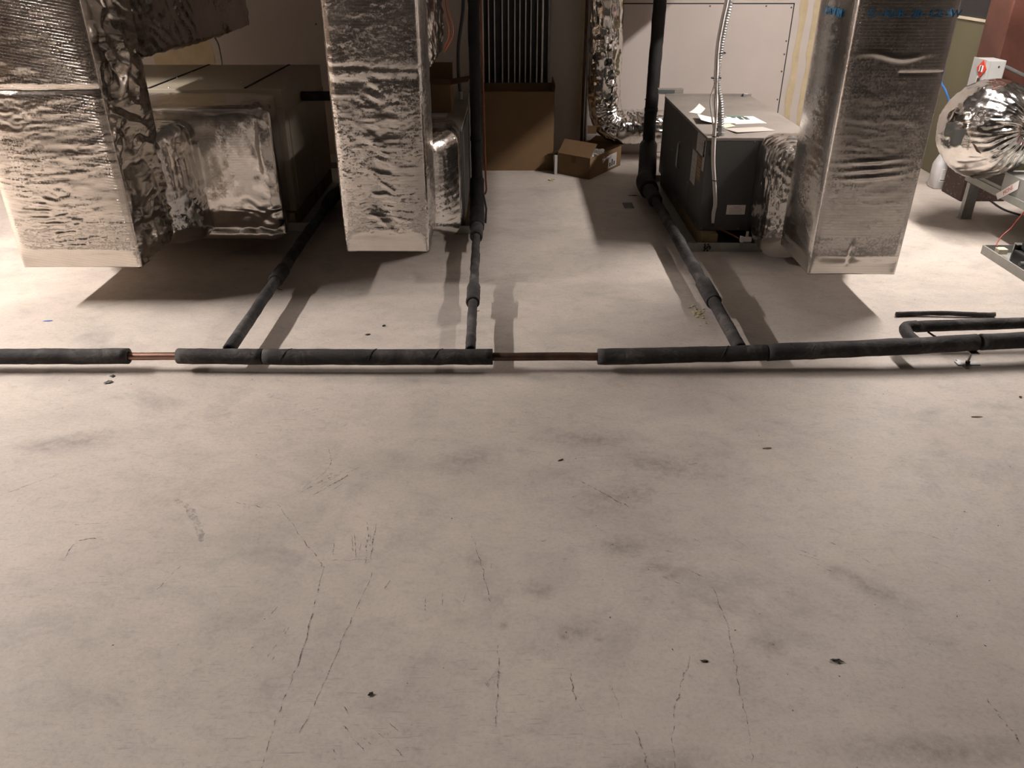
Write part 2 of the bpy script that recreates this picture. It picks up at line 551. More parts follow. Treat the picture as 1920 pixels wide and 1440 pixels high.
def tube(bm, path, r, seg=16, rough=0.0, seed=0, cap=True, rfun=None):
    path = [Vector(p) for p in path]
    n = len(path)
    rings = []
    t0 = (path[1] - path[0]).normalized()
    ref = Vector((0, 0, 1)) if abs(t0.z) < 0.9 else Vector((0, 1, 0))
    u = t0.cross(ref).normalized()
    L = 0
    for i in range(n):
        t = (path[min(i + 1, n - 1)] - path[max(i - 1, 0)]).normalized()
        u = (u - t * u.dot(t)).normalized()
        w = t.cross(u)
        if i:
            L += (path[i] - path[i - 1]).length
        ring = []
        for k in range(seg):
            a = 2 * math.pi * k / seg
            rr = r if rfun is None else rfun(i / (n - 1), L, a)
            if rough:
                rr += rough * float(vnoise(L * 14, math.cos(a) * 1.3, math.sin(a) * 1.3, seed)) + rough * 0.7 * float(vnoise(L * 45, math.cos(a) * 3, math.sin(a) * 3, seed + 5))
            ring.append(bm.verts.new(path[i] + (u * math.cos(a) + w * math.sin(a)) * rr))
        rings.append(ring)
    for i in range(n - 1):
        for k in range(seg):
            bm.faces.new((rings[i][k], rings[i][(k + 1) % seg], rings[i + 1][(k + 1) % seg], rings[i + 1][k]))
    if cap:
        bm.faces.new(rings[0][::-1])
        bm.faces.new(rings[-1])
    return bm


def T(path, r, **kw):
    return tube(bmesh.new(), path, r, **kw)


def sleeve(path, r, ri, seed=0, seg=20, rough=0.0015):
    """open foam sleeve with a visible wall thickness at both cut ends"""
    path = [Vector(p) for p in path]
    L = sum((path[i + 1] - path[i]).length for i in range(len(path) - 1))
    bm = bmesh.new()
    a = (path[0] - path[1]).normalized()
    b = (path[-1] - path[-2]).normalized()
    e = 0.0005
    full = [path[0] - a * 0.02, path[0] - a * e, path[0], path[0] - a * e] + path[1:-1] + [path[-1] - b * e, path[-1], path[-1] - b * e, path[-1] - b * 0.02]
    n = len(full)
    # radii: inner lip -> cut face -> outside -> cut face -> inner lip
    rad = [ri, ri, (r + ri) / 2, r] + [r] * (len(path) - 2) + [r, (r + ri) / 2, ri, ri]
    t = (path[-1] - path[0]).normalized()
    rings = []
    ref = Vector((0, 0, 1)) if abs(t.z) < 0.9 else Vector((0, 1, 0))
    for i in range(n):
        if i < 4:
            tt = -a
        elif i >= n - 4:
            tt = b
        else:
            tt = (full[min(i + 1, n - 1)] - full[i - 1]).normalized()
        u = tt.cross(ref).normalized()
        w = tt.cross(u)
        d = (full[i] - path[0]).length
        ring = []
        for k in range(seg):
            an = 2 * math.pi * k / seg
            rr = rad[i]
            if rr >= r - 1e-6:
                rr += rough * float(vnoise(d * 12, math.cos(an) * 1.3, math.sin(an) * 1.3, seed)) + rough * 0.8 * float(vnoise(d * 50, math.cos(an) * 3, math.sin(an) * 3, seed + 3))
            ring.append(bm.verts.new(full[i] + (u * math.cos(an) + w * math.sin(an)) * rr))
        rings.append(ring)
    for i in range(n - 1):
        for k in range(seg):
            bm.faces.new((rings[i][k], rings[i][(k + 1) % seg], rings[i + 1][(k + 1) % seg], rings[i + 1][k]))
    return bm


def lin(a, b, n):
    a, b = Vector(a), Vector(b)
    return [a.lerp(b, i / n) for i in range(n + 1)]


def sag(path, amp, seed):
    out = []
    for i, p in enumerate(path):
        out.append(Vector(p) + Vector((0, 0, 1)) * amp * float(vnoise(i * 0.35, 0.5, 0.5, seed)) + Vector((0.4, 0.4, 0)) * amp * float(vnoise(i * 0.4, 3.5, 0.5, seed + 2)))
    return out


def text_mesh(s, size, mat4, name, mat, parent, thick=0.0006, bold=0.0, conform=None, depth=0.0):
    cu = bpy.data.curves.new('lettering', 'FONT')
    cu.body = s
    cu.size = size
    cu.extrude = thick
    cu.offset = bold
    cu.align_x = 'CENTER'
    cu.align_y = 'CENTER'
    cu.resolution_u = 3
    to = bpy.data.objects.new('lettering', cu)
    C.objects.link(to)
    dg = bpy.context.evaluated_depsgraph_get()
    me = bpy.data.meshes.new_from_object(to.evaluated_get(dg))
    bpy.data.objects.remove(to)
    bpy.data.curves.remove(cu)
    me.materials.clear()
    me.transform(mat4)
    if conform:
        for v in me.vertices:
            v.co = conform(v.co)
    return link(name, me, mat, parent)


# ------------------------------------------------------------------ insulated duct lofts
def rrect(a0, a1, b0, b1, r, step):
    """closed rounded rectangle; returns points (k,2), outward normals, face id, u along its face"""
    pts, nor, fid, uu = [], [], [], []
    cs = [((a0 + r, b0 + r), math.pi), ((a1 - r, b0 + r), 1.5 * math.pi), ((a1 - r, b1 - r), 0.0), ((a0 + r, b1 - r), 0.5 * math.pi)]
    nc = 5
    for i, (c, ang) in enumerate(cs):
        for k in range(nc):
            t = ang + 0.5 * math.pi * k / (nc - 1)
            pts.append((c[0] + r * math.cos(t), c[1] + r * math.sin(t)))
            nor.append((math.cos(t), math.sin(t)))
            fid.append(i if k >= nc // 2 else (i - 1) % 4)
            uu.append(0.0 if k >= nc // 2 else 1.0)
        n2 = cs[(i + 1) % 4]
        p0 = pts[-1]
        t = n2[1]
        p1 = (n2[0][0] + r * math.cos(t), n2[0][1] + r * math.sin(t))
        d = math.hypot(p1[0] - p0[0], p1[1] - p0[1])
        m = max(2, int(round(d / step)))
        nn = nor[-1]
        for k in range(1, m):
            f = k / m
            pts.append((p0[0] + (p1[0] - p0[0]) * f, p0[1] + (p1[1] - p0[1]) * f))
            nor.append(nn)
            fid.append(i)
            uu.append(f)
    return np.array(pts), np.array(nor), np.array(fid), np.array(uu)


def duct(name, axis, ab, t0, t1, mat, parent, disp, r=0.018, step=0.006, cap0=True, cap1=False, scale=None, shift=None, cap_in=0.0):
    """rounded-rectangle foil-wrapped run along axis 'z' or 'y'. disp(fid,u,s,t) -> outward push"""
    a0, a1, b0, b1 = ab
    pts, nor, fid, uu = rrect(a0, a1, b0, b1, r, step)
    k = len(pts)
    nt_ = max(6, int(round(abs(t1 - t0) / step)))
    tt = np.linspace(t0, t1, nt_ + 1)
    seg = np.hypot(*(np.roll(pts, -1, 0) - pts).T)
    s = np.concatenate([[0], np.cumsum(seg)[:-1]])
    cx, cy = (a0 + a1) / 2, (b0 + b1) / 2
    V = np.zeros((nt_ + 1, k, 3))
    Fd, Tm = np.meshgrid(np.arange(k), tt)
    d = disp(fid[None, :], uu[None, :], s[None, :], Tm)
    for i, t in enumerate(tt):
        q = pts.copy()
        f = (t - t0) / (t1 - t0)
        if scale is not None:
            sa, sb = scale(f)
            q = np.stack([cx + (q[:, 0] - cx) * sa, cy + (q[:, 1] - cy) * sb], 1)
        if shift is not None:
            q = q + np.array(shift(f))[None, :]
        q = q + nor * d[i][:, None]
        if axis == 'z':
            V[i] = np.stack([q[:, 0], q[:, 1], np.full(k, t)], 1)
        else:
            V[i] = np.stack([q[:, 0], np.full(k, t), q[:, 1]], 1)
    verts = V.reshape(-1, 3)
    faces = []
    for i in range(nt_):
        for j in range(k):
            a, b = i * k + j, i * k + (j + 1) % k
            faces.append((a, b, b + k, a + k))
    extra = []

    def cap(row, inset):
        base = len(verts) + len(extra)
        c = V[row].mean(0).copy()
        if axis == 'z':
            c[2] += inset
        else:
            c[1] += inset
        extra.append(c)
        for j in range(k):
            faces.append((row * k + j, row * k + (j + 1) % k, base))
    if cap0:
        cap(0, cap_in)
    if cap1:
        cap(nt_, 0)
    if extra:
        verts = np.vstack([verts, np.array(extra)])
    bm_me = bpy.data.meshes.new(name)
    bm_me.from_pydata(verts.tolist(), [], faces)
    bm = bmesh.new()
    bm.from_mesh(bm_me)
    bmesh.ops.recalc_face_normals(bm, faces=bm.faces[:])
    bm.to_mesh(bm_me)
    bm.free()
    return link(name, bm_me, mat, parent, smooth=True)


def riser_disp(seed, z0, pillow=0.02, side=0.012, hor=0.006, crum=0.002, strip=0.045, extra=None, wild=0.0):
    def f(fid, u, s, t):
        prof = np.sin(np.pi * np.clip(u, 0, 1)) ** 0.55
        h = t - z0
        up = np.clip((h - strip) / 0.05, 0, 1)
        up = up * up * (3 - 2 * up)
        p = np.where(fid == 0, pillow, side)
        d = p * prof * up
        mask = np.clip(0.5 + 1.2 * fbm(s * 2.2, t * 1.7, seed * 3.1, seed), 0.12, 1)
        n1 = fbm(s * 3.5 + 0.25 * vnoise(s * 9, t * 9, 2.2, seed), t * 24, 0.3 + seed, seed + 1, 2)
        d = d + hor * (ridge(n1, 2.5) - 0.35) * mask * (0.25 + 0.75 * up) * prof
        n2 = fbm(s * 15, t * 17, 1.7, seed + 2, 3)
        d = d + crum * (ridge(n2, 2.0) - 0.4) * (0.35 + 0.65 * mask) * (0.4 + 0.6 * prof)
        if wild:
            d = d + wild * crinkle(s, t, seed + 9) * (0.2 + 0.8 * prof) * (0.10 + 0.90 * up) * (1 - 0.62 * np.clip((h - 0.78) / 0.06, 0, 1))
        d = d - 0.007 * np.clip(1 - h / strip, 0, 1) * (0.3 + 0.7 * prof)
        if extra is not None:
            d = d + extra(fid, u, s, t)
        return d
    return f


def pleat_disp(seed, amp=0.010, freq=26, bulge=0.03, t0=0, t1=1, across=3, crum=0.003, center=0.5, fold=0.0):
    def f(fid, u, s, t):
        q = (t - t0) / (t1 - t0)
        d = bulge * np.sin(np.pi * np.clip(q, 0, 1)) ** 0.8
        n = fbm(s * freq + 2.0 * vnoise(s * 4, q * 2, 0.2, seed), q * across, 0.4, seed, 2)
        m = np.clip(0.55 + 0.8 * vnoise(s * 5, q * 2, 5.2, seed + 4), 0.15, 1)
        d = d + amp * (ridge(n, 2.0) - 0.4) * m
        n2 = fbm(s * 30, t * 30, 1.1, seed + 3, 2)
        d = d + crum * (ridge(n2, 2) - 0.4)
        if fold:
            d = d + fold * creases(s, t, seed + 11, ((0.05, 1.0), (0.2, 1.8), (-0.25, 2.6), (0.9, 1.3)), 9.0)
        return d
    return f


def tri(x):
    return np.abs(x - np.floor(x) - 0.5) * 2


def crinkle(s, t, seed):
    """irregular, mostly level wrinkles of slack foil with taut patches between"""
    wx = 0.05 * vnoise(s * 7, t * 7, 0.3, seed + 1)
    wz = 0.022 * vnoise(s * 6, t * 9, 4.3, seed + 2) + 0.008 * vnoise(s * 21, t * 24, 8.3, seed + 3)
    r = 0
    for k, (fx, fz, a, p) in enumerate(((3.5, 19, 1.0, 2.5), (7, 37, 0.62, 2.0), (15, 66, 0.34, 2.0))):
        n = vnoise((s + wx) * fx, (t + wz) * fz, 0.7 + k, seed + 5 + k) + 0.4 * vnoise((s + wx) * fx * 2.1, (t + wz) * fz * 1.9, 2.7 + k, seed + 9 + k)
        m = np.clip(0.35 + 1.3 * vnoise(s * 4.5, t * 5.5, k * 5.1, seed + 40 + k), 0, 1)
        r = r + a * (ridge(n * 1.4, p) - 0.3) * m
    return r


def creases(s, t, seed, dirs, f=5.0):
    """sharp straight folds: warped triangle waves along a few directions, -1..1"""
    r = 0
    for k, (a, w) in enumerate(dirs):
        ca, sa = math.cos(a), math.sin(a)
        p = (s * ca + t * sa) * f * w
        p = p + 1.1 * vnoise(s * 3.4, t * 3.4, k * 3.3, seed + k) + 0.40 * vnoise(s * 10, t * 10, k * 1.3, seed + 20 + k)
        m = np.clip(0.30 + 1.5 * vnoise(s * 4.1, t * 5.0, k * 5.1, seed + 40 + k), 0, 1)
        r = r + (tri(p) - 0.5) * m / w ** 0.5
    return r


# ================================================================== ROOM
XL, XR, YB, YF, ZC = -6.4, 4.4, 6.70, -4.0, 3.1
floor = struct('floor', B(((XL, YF, -0.12), (XR, YB + 0.1, 0))), 'concrete')
OFF['floor'] = (0, 0, 0)
wall_back = struct('wall_back', B(((XL, YB, 0), (XR, YB + 0.12, ZC))), 'drywall')
struct('wall_left', B(((XL - 0.1, YF, 0), (XL, YB, ZC))), 'tanwall')
struct('wall_right', B(((XR, YF, 0), (XR + 0.1, YB, ZC))), 'rearwall')
struct('wall_front', B(((XL, YF - 0.1, 0), (XR, YF, ZC))), 'rearwall')
struct('ceiling', B(((XL, YF, ZC), (XR, YB + 0.1, ZC + 0.1))), 'darkceil')

# screwed drywall panels and taped joints on the back wall
def on_wall(name, x0, x1, z0, z1, mat, th=0.004, bevel=0.0):
    return obj(name, B(((x0, YB - th, z0), (x1, YB + 0.001, z1)), bevel=bevel), mat, wall_back)


on_wall('drywall_panel', 0.85, 2.132, 0.02, 1.118, 'panel', 0.010, 0.001)
on_wall('drywall_panel', -2.30, -0.30, 0.02, 1.6, 'panel', 0.006)
obj('joint_gap', B(((0.84, YB - 0.0025, 1.118), (2.142, YB, 1.126)), ((2.132, YB - 0.0025, 0.02), (2.142, YB, 1.126))), 'dark', wall_back)


def joint(x0, x1, z0, z1, seed):
    bm = bmesh.new()
    L, R = [], []
    n = 24
    for i in range(n + 1):
        z = z0 + (z1 - z0) * i / n
        w = 0.012 * float(fbm(z * 9, 0.3, 0.1, seed))
        w2 = 0.012 * float(fbm(z * 8, 2.3, 0.1, seed + 4))
        L.append(bm.verts.new((x0 + w, YB - 0.0022, z)))
        R.append(bm.verts.new((x1 + w2, YB - 0.0022, z)))
    for i in range(n):
        bm.faces.new((L[i], R[i], R[i + 1], L[i + 1]))
    return obj('joint_strip', bm, 'joint', wall_back)


joint(2.19, 2.236, 0.02, 2.0, 1)
joint(2.296, 2.36, 0.02, 2.0, 2)
joint(-2.80, -2.33, 0.02, 1.2, 3)
joint(0.84, 0.872, 0.02, 1.6, 4)
joint(0.528, 0.552, 0.3, 1.6, 5)
bm = bmesh.new()
box(bm, (0.6, YB - 0.0018, 1.145), (2.10, YB, 1.19))
obj('joint_strip', bm, 'joint', wall_back)
scr0 = None
for (x, z) in ((1.076, 0.863), (1.074, 0.635), (1.065, 0.431), (2.118, 1.095), (2.118, 0.86), (2.118, 0.765), (2.118, 0.64), (2.118, 0.43), (1.091, 1.105), (1.50, 1.105), (1.926, 1.105), (-1.5, 0.98), (-0.55, 0.95)):
    bm = bmesh.new()
    bmesh.ops.create_cone(bm, cap_ends=True, segments=8, radius1=0.007, radius2=0.005, depth=0.004, matrix=Matrix.Translation((x, YB - 0.0115, z)) @ Matrix.Rotation(math.pi / 2, 4, 'X'))
    obj('screw', bm, 'screwm', wall_back)

# hairline cracks, scratches and scuffs in the slab
def ribbon(pts, w, name, mat, z=0.0008, jag=0.004, seed=0):
    P = smooth_path([(x, y, z) for x, y in pts], 10)
    bm = bmesh.new()
    prev = None
    n = len(P)
    for i, p in enumerate(P):
        t = P[min(i + 1, n - 1)] - P[max(i - 1, 0)]
        nn = Vector((-t.y, t.x, 0)).normalized()
        q = p + nn * jag * float(fbm(i * 0.7, 0.2, 0.9, seed, 2))
        ww = w * (0.35 + 0.65 * math.sin(math.pi * min(1, max(0, (i + 0.5) / n))) ** 0.5) * (1 + 0.5 * float(vnoise(i * 0.9, 1.2, 0.1, seed)))
        a, b = bm.verts.new(q + nn * ww / 2), bm.verts.new(q - nn * ww / 2)
        if prev:
            bm.faces.new((prev[0], prev[1], b, a))
        prev = (a, b)
    return obj(name, bm, mat, floor)


CR = [
    ([(-0.72, 1.977), (-0.622, 1.837), (-0.534, 1.715), (-0.518, 1.667), (-0.513, 1.518), (-0.51, 1.361), (-0.52, 1.224), (-0.522, 1.05)], 0.0026),
    ([(-0.883, 1.995), (-0.799, 1.969), (-0.714, 1.955)], 0.002),
    ([(-0.526, 1.721), (-0.461, 1.721), (-0.394, 1.719)], 0.0016),
    ([(0.431, 1.377), (0.387, 1.282), (0.357, 1.195), (0.332, 1.05)], 0.0024),
    ([(0.534, 1.615), (0.541, 1.463), (0.526, 1.298), (0.515, 1.182), (0.502, 1.05)], 0.0018),
    ([(0.136, 1.337), (0.143, 1.253), (0.172, 1.202)], 0.0020),
    ([(0.223, 1.298), (0.236, 1.253), (0.245, 1.2)], 0.0020),
    ([(0.267, 1.168), (0.289, 1.06)], 0.003),
    ([(-0.38, 1.678), (-0.411, 1.481), (-0.438, 1.29), (-0.462, 1.155)], 0.0020),
    ([(-0.033, 1.411), (-0.034, 1.282), (-0.035, 1.168)], 0.0024),
    ([(-0.116, 1.825), (-0.08, 1.678), (-0.056, 1.556)], 0.002),
    ([(-1.593, 2.017), (-1.504, 2.102), (-1.407, 2.187)], 0.002),
    ([(-1.309, 1.876), (-1.169, 1.888)], 0.0022),
    ([(-1.247, 1.717), (-1.25, 1.801), (-1.17, 1.813)], 0.003),
    ([(1.079, 1.253), (1.087, 1.189), (1.094, 1.1)], 0.004),
    ([(0.214, 2.102), (0.299, 2.017), (0.358, 1.963)], 0.004),
    ([(-0.914, 1.699), (-0.943, 1.605)], 0.0025),
    ([(-0.427, 1.886), (-0.405, 1.699)], 0.003),
    ([(-0.404, 1.886), (-0.394, 1.721)], 0.0024),
    ([(-0.63, 2.30), (-0.60, 2.18), (-0.66, 2.05)], 0.002),
    ([(-0.55, 2.15), (-0.66, 2.04)], 0.003),
    ([(-0.53, 2.13), (-0.62, 2.02)], 0.003),
]
for i, (p, w) in enumerate(CR):
    ribbon(p, w, 'hairline_crack', 'crack', seed=i * 3)
ribbon([(-1.041, 2.004), (-0.98, 1.95), (-0.922, 1.861), (-0.885, 1.789)], 0.022, 'scuff_mark', 'scuff', seed=90)
ribbon([(-0.06, 1.29), (-0.045, 1.305), (-0.034, 1.33)], 0.016, 'scuff_mark', 'scuff', seed=91)

for i, (x, y, rx, ry, rot) in enumerate(((0.50, 2.18, 0.22, 0.10, -0.3), (0.33, 2.02, 0.17, 0.10, 0.5), (0.40, 1.70, 0.05, 0.035, 0.2), (0.43, 1.66, 0.04, 0.03, 0.9), (0.30, 1.78, 0.10, 0.06, 0.1),
                                          (0.127, 1.44, 0.016, 0.018, 0), (0.215, 1.43, 0.020, 0.014, 0.4), (0.16, 1.46, 0.07, 0.05, 0.2), (0.07, 1.60, 0.05, 0.06, 0.6), (0.25, 2.35, 0.25, 0.09, 0.0), (-0.15, 2.22, 0.16, 0.08, 0.4),
                                          (0.95, 1.62, 0.16, 0.05, -0.7), (0.63, 1.42, 0.05, 0.06, 0.3), (-0.10, 1.72, 0.04, 0.05, 0.3), (-1.52, 2.33, 0.20, 0.07, 0.3), (-0.02, 1.48, 0.018, 0.02, 0), (0.30, 1.08, 0.16, 0.05, 0.1), (0.9, 1.12, 0.3, 0.05, 0.0))):
    bm = bmesh.new()
    q = [bm.verts.new((rx * math.cos(a), ry * math.sin(a), 0)) for a in [math.pi * k / 8 for k in range(16)]]
    bm.faces.new(q)
    o = obj('smudge', bm, 'stain', floor)
    o.location = (x, y, 0.0006 + 0.00003 * i)
    o.rotation_euler.z = rot
random.seed(21)
# bundles of short scrape marks left by dragged gear
for (x, y, n, ang, ln, sp) in ((-0.60, 2.10, 9, 0.85, 0.085, 0.05), (-0.42, 1.80, 6, 1.75, 0.10, 0.028), (-0.33, 1.16, 9, -0.8, 0.05, 0.04), (-0.70, 2.55, 10, 0.8, 0.05, 0.11), (1.0, 1.75, 9, -0.65, 0.07, 0.13), (0.62, 1.75, 7, -0.6, 0.05, 0.10), (-0.55, 1.40, 6, 1.2, 0.06, 0.08), (0.1, 1.85, 7, 0.3, 0.03, 0.10), (0.55, 2.3, 8, 0.15, 0.035, 0.12), (-0.15, 1.6, 6, 1.5, 0.05, 0.09)):
    for k in range(n):
        px, py = x + random.gauss(0, sp), y + random.gauss(0, sp * 0.7)
        a = ang + random.gauss(0, 0.12)
        l = ln * random.uniform(0.4, 1.1)
        ribbon([(px - l / 2 * math.cos(a), py - l / 2 * math.sin(a)), (px, py), (px + l / 2 * math.cos(a), py + l / 2 * math.sin(a))], random.uniform(0.0012, 0.0024), 'scrape_mark', 'crack', jag=0.0012, seed=k)

# ================================================================== LAMPS, TRUNK AND ADDED LIGHT BLOCKERS (above the frame)
def strip_lamp(loc, label, glow, h):
    t = thing('strip_lamp', label, 'lamp', loc)
    x, y, z = loc
    m, nt, b = new_mat('lamp_diffuser')
    b.inputs['Base Color'].default_value = (0.8, 0.8, 0.78, 1)
    b.inputs['Emission Color'].default_value = (1.0, 0.905, 0.86, 1)
    b.inputs['Emission Strength'].default_value = glow
    obj('diffuser', T(lin((x, y - h, z), (x, y + h, z), 2), 0.045, seg=16), m, t, smooth=False)
    obj('housing', B(((x - 0.06, y - h - 0.04, z + 0.05), (x + 0.06, y + h + 0.04, z + 0.10)), bevel=0.01), 'lampwhite', t)
    for s in (-1, 1):
        obj('hanger_rod', T([(x, y + s * 0.5, z + 0.10), (x, y + s * 0.5, ZC)], 0.004, seg=8), 'galv', t)


strip_lamp(LAMP_LEFT, 'white strip lamp hanging high on the left, above the frame', LAMP_GLOW * 2.16, 0.75)
strip_lamp(LAMP_RIGHT, 'white strip lamp hanging high on the right, above the frame', LAMP_GLOW * 0.84, 0.6)

trunk = duct('overhead_blocking_duct', 'y', (-1.64, 1.455, 1.30, 1.9), 4.52, 6.24, 'foil_a', None,
             riser_disp(77, 1.7, 0.01, 0.01, 0.003, 0.001), step=0.05, cap0=True, cap1=True)
tag(trunk, 'wide foil wrapped trunk duct overhead, just above the frame', 'duct')
trunk = duct('overhead_blocking_duct', 'y', (-2.29, -1.68, 1.205, 1.9), 5.76, 6.24, 'foil_a', None,  # unseen piece, added to keep left lamp light off the back wall
             riser_disp(78, 1.2, 0.004, 0.004, 0.003, 0.001), step=0.05, cap0=True, cap1=True)
tag(trunk, 'short foil wrapped light blocker added overhead behind the left duct, just above the frame', 'duct')
trunk = duct('overhead_blocking_duct', 'y', (-4.3, -2.32, 1.13, 1.9), 4.75, 6.24, 'foil_a', None,  # another added unseen block, shades the wall behind the beige cabinet
             riser_disp(79, 1.1, 0.004, 0.004, 0.003, 0.001), step=0.05, cap0=True, cap1=True)
tag(trunk, 'widest foil wrapped light blocker added overhead at the far left, hidden behind the left duct', 'duct')

# ================================================================== FLOOR PIPES
def zrise(x):
    return 0.062 + 0.030 * min(1, max(0, (x - 0.3) / 1.6)) ** 1.2


hp = thing('header_pipe', 'long black insulated copper pipe lying across the whole floor', 'pipe', (0, 2.84, 0))


def yhead(x):
    return 2.858 + (0.082 * ((x - 0.3) / 1.7) ** 2 if x > 0.3 else 0.004 * math.sin(x * 3))


def hpath(x0, x1):
    n = max(6, int((x1 - x0) / 0.03))
    P = [(x0 + (x1 - x0) * i / n, yhead(x0 + (x1 - x0) * i / n), zrise(x0 + (x1 - x0) * i / n)) for i in range(n + 1)]
    return sag(P, 0.002, int(x0 * 10) + 50)


for i, (x0, x1, r) in enumerate(((-3.4, -1.533, 0.0315), (-1.337, -0.996, 0.0318), (-0.992, -0.077, 0.0322), (0.342, 1.018, 0.0325), (1.022, 1.883, 0.0345), (1.898, 3.2, 0.0335))):
    obj('foam_sleeve', sleeve(hpath(x0, x1), r, 0.018, seed=i * 7), 'ins', hp, smooth=True)
obj('copper_tube', T(hpath(-1.56, -1.31), 0.0155, seg=18), 'copper', hp, smooth=True)['label'] = 'bright bare copper length'
obj('copper_tube', T(hpath(-0.10, 0.37), 0.0165, seg=18), 'dcopper', hp, smooth=True)['label'] = 'dark tarnished bare copper length'
obj('copper_tube', T(hpath(1.86, 1.92), 0.017, seg=16), 'dcopper', hp, smooth=True)
for k, (x, a) in enumerate(((-0.9, 0.5), (-0.55, 0.9), (-0.30, 0.4), (0.85, 0.7), (1.12, 0.3), (1.20, 0.35), (1.35, 0.6), (1.72, 0.8))):
    # torn nicks in the foam, standing proud
    y, z = yhead(x), zrise(x)
    bm = bmesh.new()
    pts = []
    for q in range(5):
        an = math.radians(20 + 28 * q)
        pts.append(Vector((x + 0.012 * q * math.cos(a) - 0.02, y - 0.0335 * math.cos(an - 0.3), z + 0.0335 * math.sin(an - 0.3))))
    tube(bm, pts, 0.0016, seg=5)
    obj('torn_edge', bm, 'ins', hp)

# support stand
st = thing('pipe_stand', 'small threaded rod and flanged foot holding up the header pipe', 'support', (1.866, 2.917, 0))
obj('base_plate', B(((1.82, 2.90, 0), (1.912, 2.934, 0.004)), ((1.834, 2.87, 0), (1.850, 2.95, 0.003)), bevel=0.001, seg=1), 'galv', st)
obj('rod', T([(1.866, 2.917, 0.002), (1.872, 2.919, zrise(1.87) - 0.034)], 0.0045, seg=10), 'galv', st)
obj('nut', T([(1.866, 2.917, 0.004), (1.866, 2.917, 0.012)], 0.010, seg=6), 'dcopper', st)
obj('pipe_cradle', B(((1.853, 2.89, zrise(1.87) - 0.036), (1.888, 2.955, zrise(1.87) - 0.032))), 'galv', st)


def branch(label, x0, y_a, x1, y_b, r, rc, yc0, yc1, seed, riser=None, elbow_r=0.055):
    """insulated branch from the header back to a riser; label, header end, far end"""
    t = thing('branch_pipe', label, 'pipe', (x0, y_a, 0))

    def pt(y):
        f = (y - y_a) / (y_b - y_a)
        return Vector((x0 + (x1 - x0) * f, y, 0.078 + 0.012 * min(1, f * 2)))
    ya = y_a
    p1 = sag([pt(ya + (yc0 + 0.03 - ya) * i / 24) for i in range(25)], 0.002, seed)
    obj('foam_sleeve', sleeve(p1, r, r * 0.55, seed), 'ins', t, smooth=True)
    pc = [pt(yc0 + (yc1 - yc0) * i / 10) for i in range(11)]
    obj('foam_collar', sleeve(pc, rc, r * 0.9, seed + 1), 'ins', t, smooth=True)
    p2 = sag([pt(yc1 - 0.05 + (y_b - yc1 + 0.05) * i / 40) for i in range(41)], 0.005, seed + 2)
    obj('foam_sleeve', sleeve(p2, r * 1.08, r * 0.55, seed + 3, rough=0.003), 'ins', t, smooth=True)
    obj('tape_tail', T([pt(yc0) + Vector((0, 0, -rc * 0.9)), pt(yc0) + Vector((0.02, -0.012, -rc * 1.2)), pt(yc0) + Vector((0.028, 0.0, -rc * 1.3))], 0.0018, seg=5), 'black', t)
    if riser:
        rx, ry, zt, rr = riser
        e = smooth_path([pt(y_b - 0.30), pt(y_b - 0.12) + Vector((0, 0, 0.01)), (x1 * 0.6 + rx * 0.4, y_b + 0.02, 0.115), (rx, ry, 0.24)], 8)
        obj('elbow', sleeve(e, elbow_r, r, seed + 5), 'insblack', t, smooth=True)
        obj('riser', T(sag(lin((rx, ry, 0.20), (rx * 1.0, ry, zt), 40), 0.004, seed + 6), rr, seg=20, rough=0.002, seed=seed), 'insblack', t, smooth=True)
        obj('joint_ring', T([(rx, ry, 0.475), (rx, ry, 0.50)], rr + 0.004, seg=20), 'insblack', t, smooth=True)
    return t, pt


tl, ptl = branch('left black insulated branch pipe running back beside the beige cabinet', -1.137, yhead(-1.1) + 0.03, -1.148, 5.05, 0.0255, 0.034, 3.62, 3.78, 11, None)
obj('elbow', sleeve(smooth_path([ptl(4.9), ptl(5.1), (-1.08, 5.2, 0.12), (-1.0, 5.22, 0.26)], 8), 0.04, 0.02, 14), 'ins', tl, smooth=True)
obj('riser', T(lin((-1.0, 5.22, 0.22), (-1.0, 5.22, 1.285), 20), 0.036, seg=18, rough=0.002, seed=3), 'ins', tl, smooth=True)
obj('stub', T([(-1.30, 5.19, 0.69), (-1.0, 5.20, 0.69)], 0.028, seg=18, rough=0.001), 'ins', tl, smooth=True)
tm, ptm = branch('middle black insulated branch pipe running back to a black vertical riser', -0.167, yhead(-0.17) + 0.03, -0.208, 4.75, 0.0205, 0.031, 3.36, 3.54, 21, (-0.215, 4.93, 1.285, 0.033), 0.043)
obj('foam_collar', sleeve([ptm(4.28 + 0.05 * i) for i in range(7)], 0.036, 0.02, 25), 'ins', tm, smooth=True)
obj('strap', T([(-0.166, 4.60, 0.24), (-0.150, 4.58, 0.16), (-0.155, 4.56, 0.08)], 0.006, seg=6), 'black', tm)
tr, ptr = branch('right black insulated branch pipe running back beside the grey cabinet', 0.920, yhead(0.92) + 0.03, 0.905, 5.55, 0.0265, 0.036, 3.37, 3.60, 31, (0.985, 5.90, 1.285, 0.044), 0.062)
obj('foam_collar', sleeve([ptr(5.0 + 0.05 * i) for i in range(10)], 0.045, 0.02, 35), 'ins', tr, smooth=True)
# reddish thin line beside the middle riser
pr = obj('thin_pipe', T(smooth_path([(-0.178, 4.86, 1.285), (-0.172, 4.86, 1.20), (-0.166, 4.86, 0.80), (-0.160, 4.86, 0.30), (-0.158, 4.86, 0.19), (-0.185, 4.855, 0.165), (-0.25, 4.85, 0.158)], 6), 0.0055, seg=8), 'rust', None, smooth=True)
tag(pr, 'thin rust red tube running down along the right of the middle black riser', 'pipe')

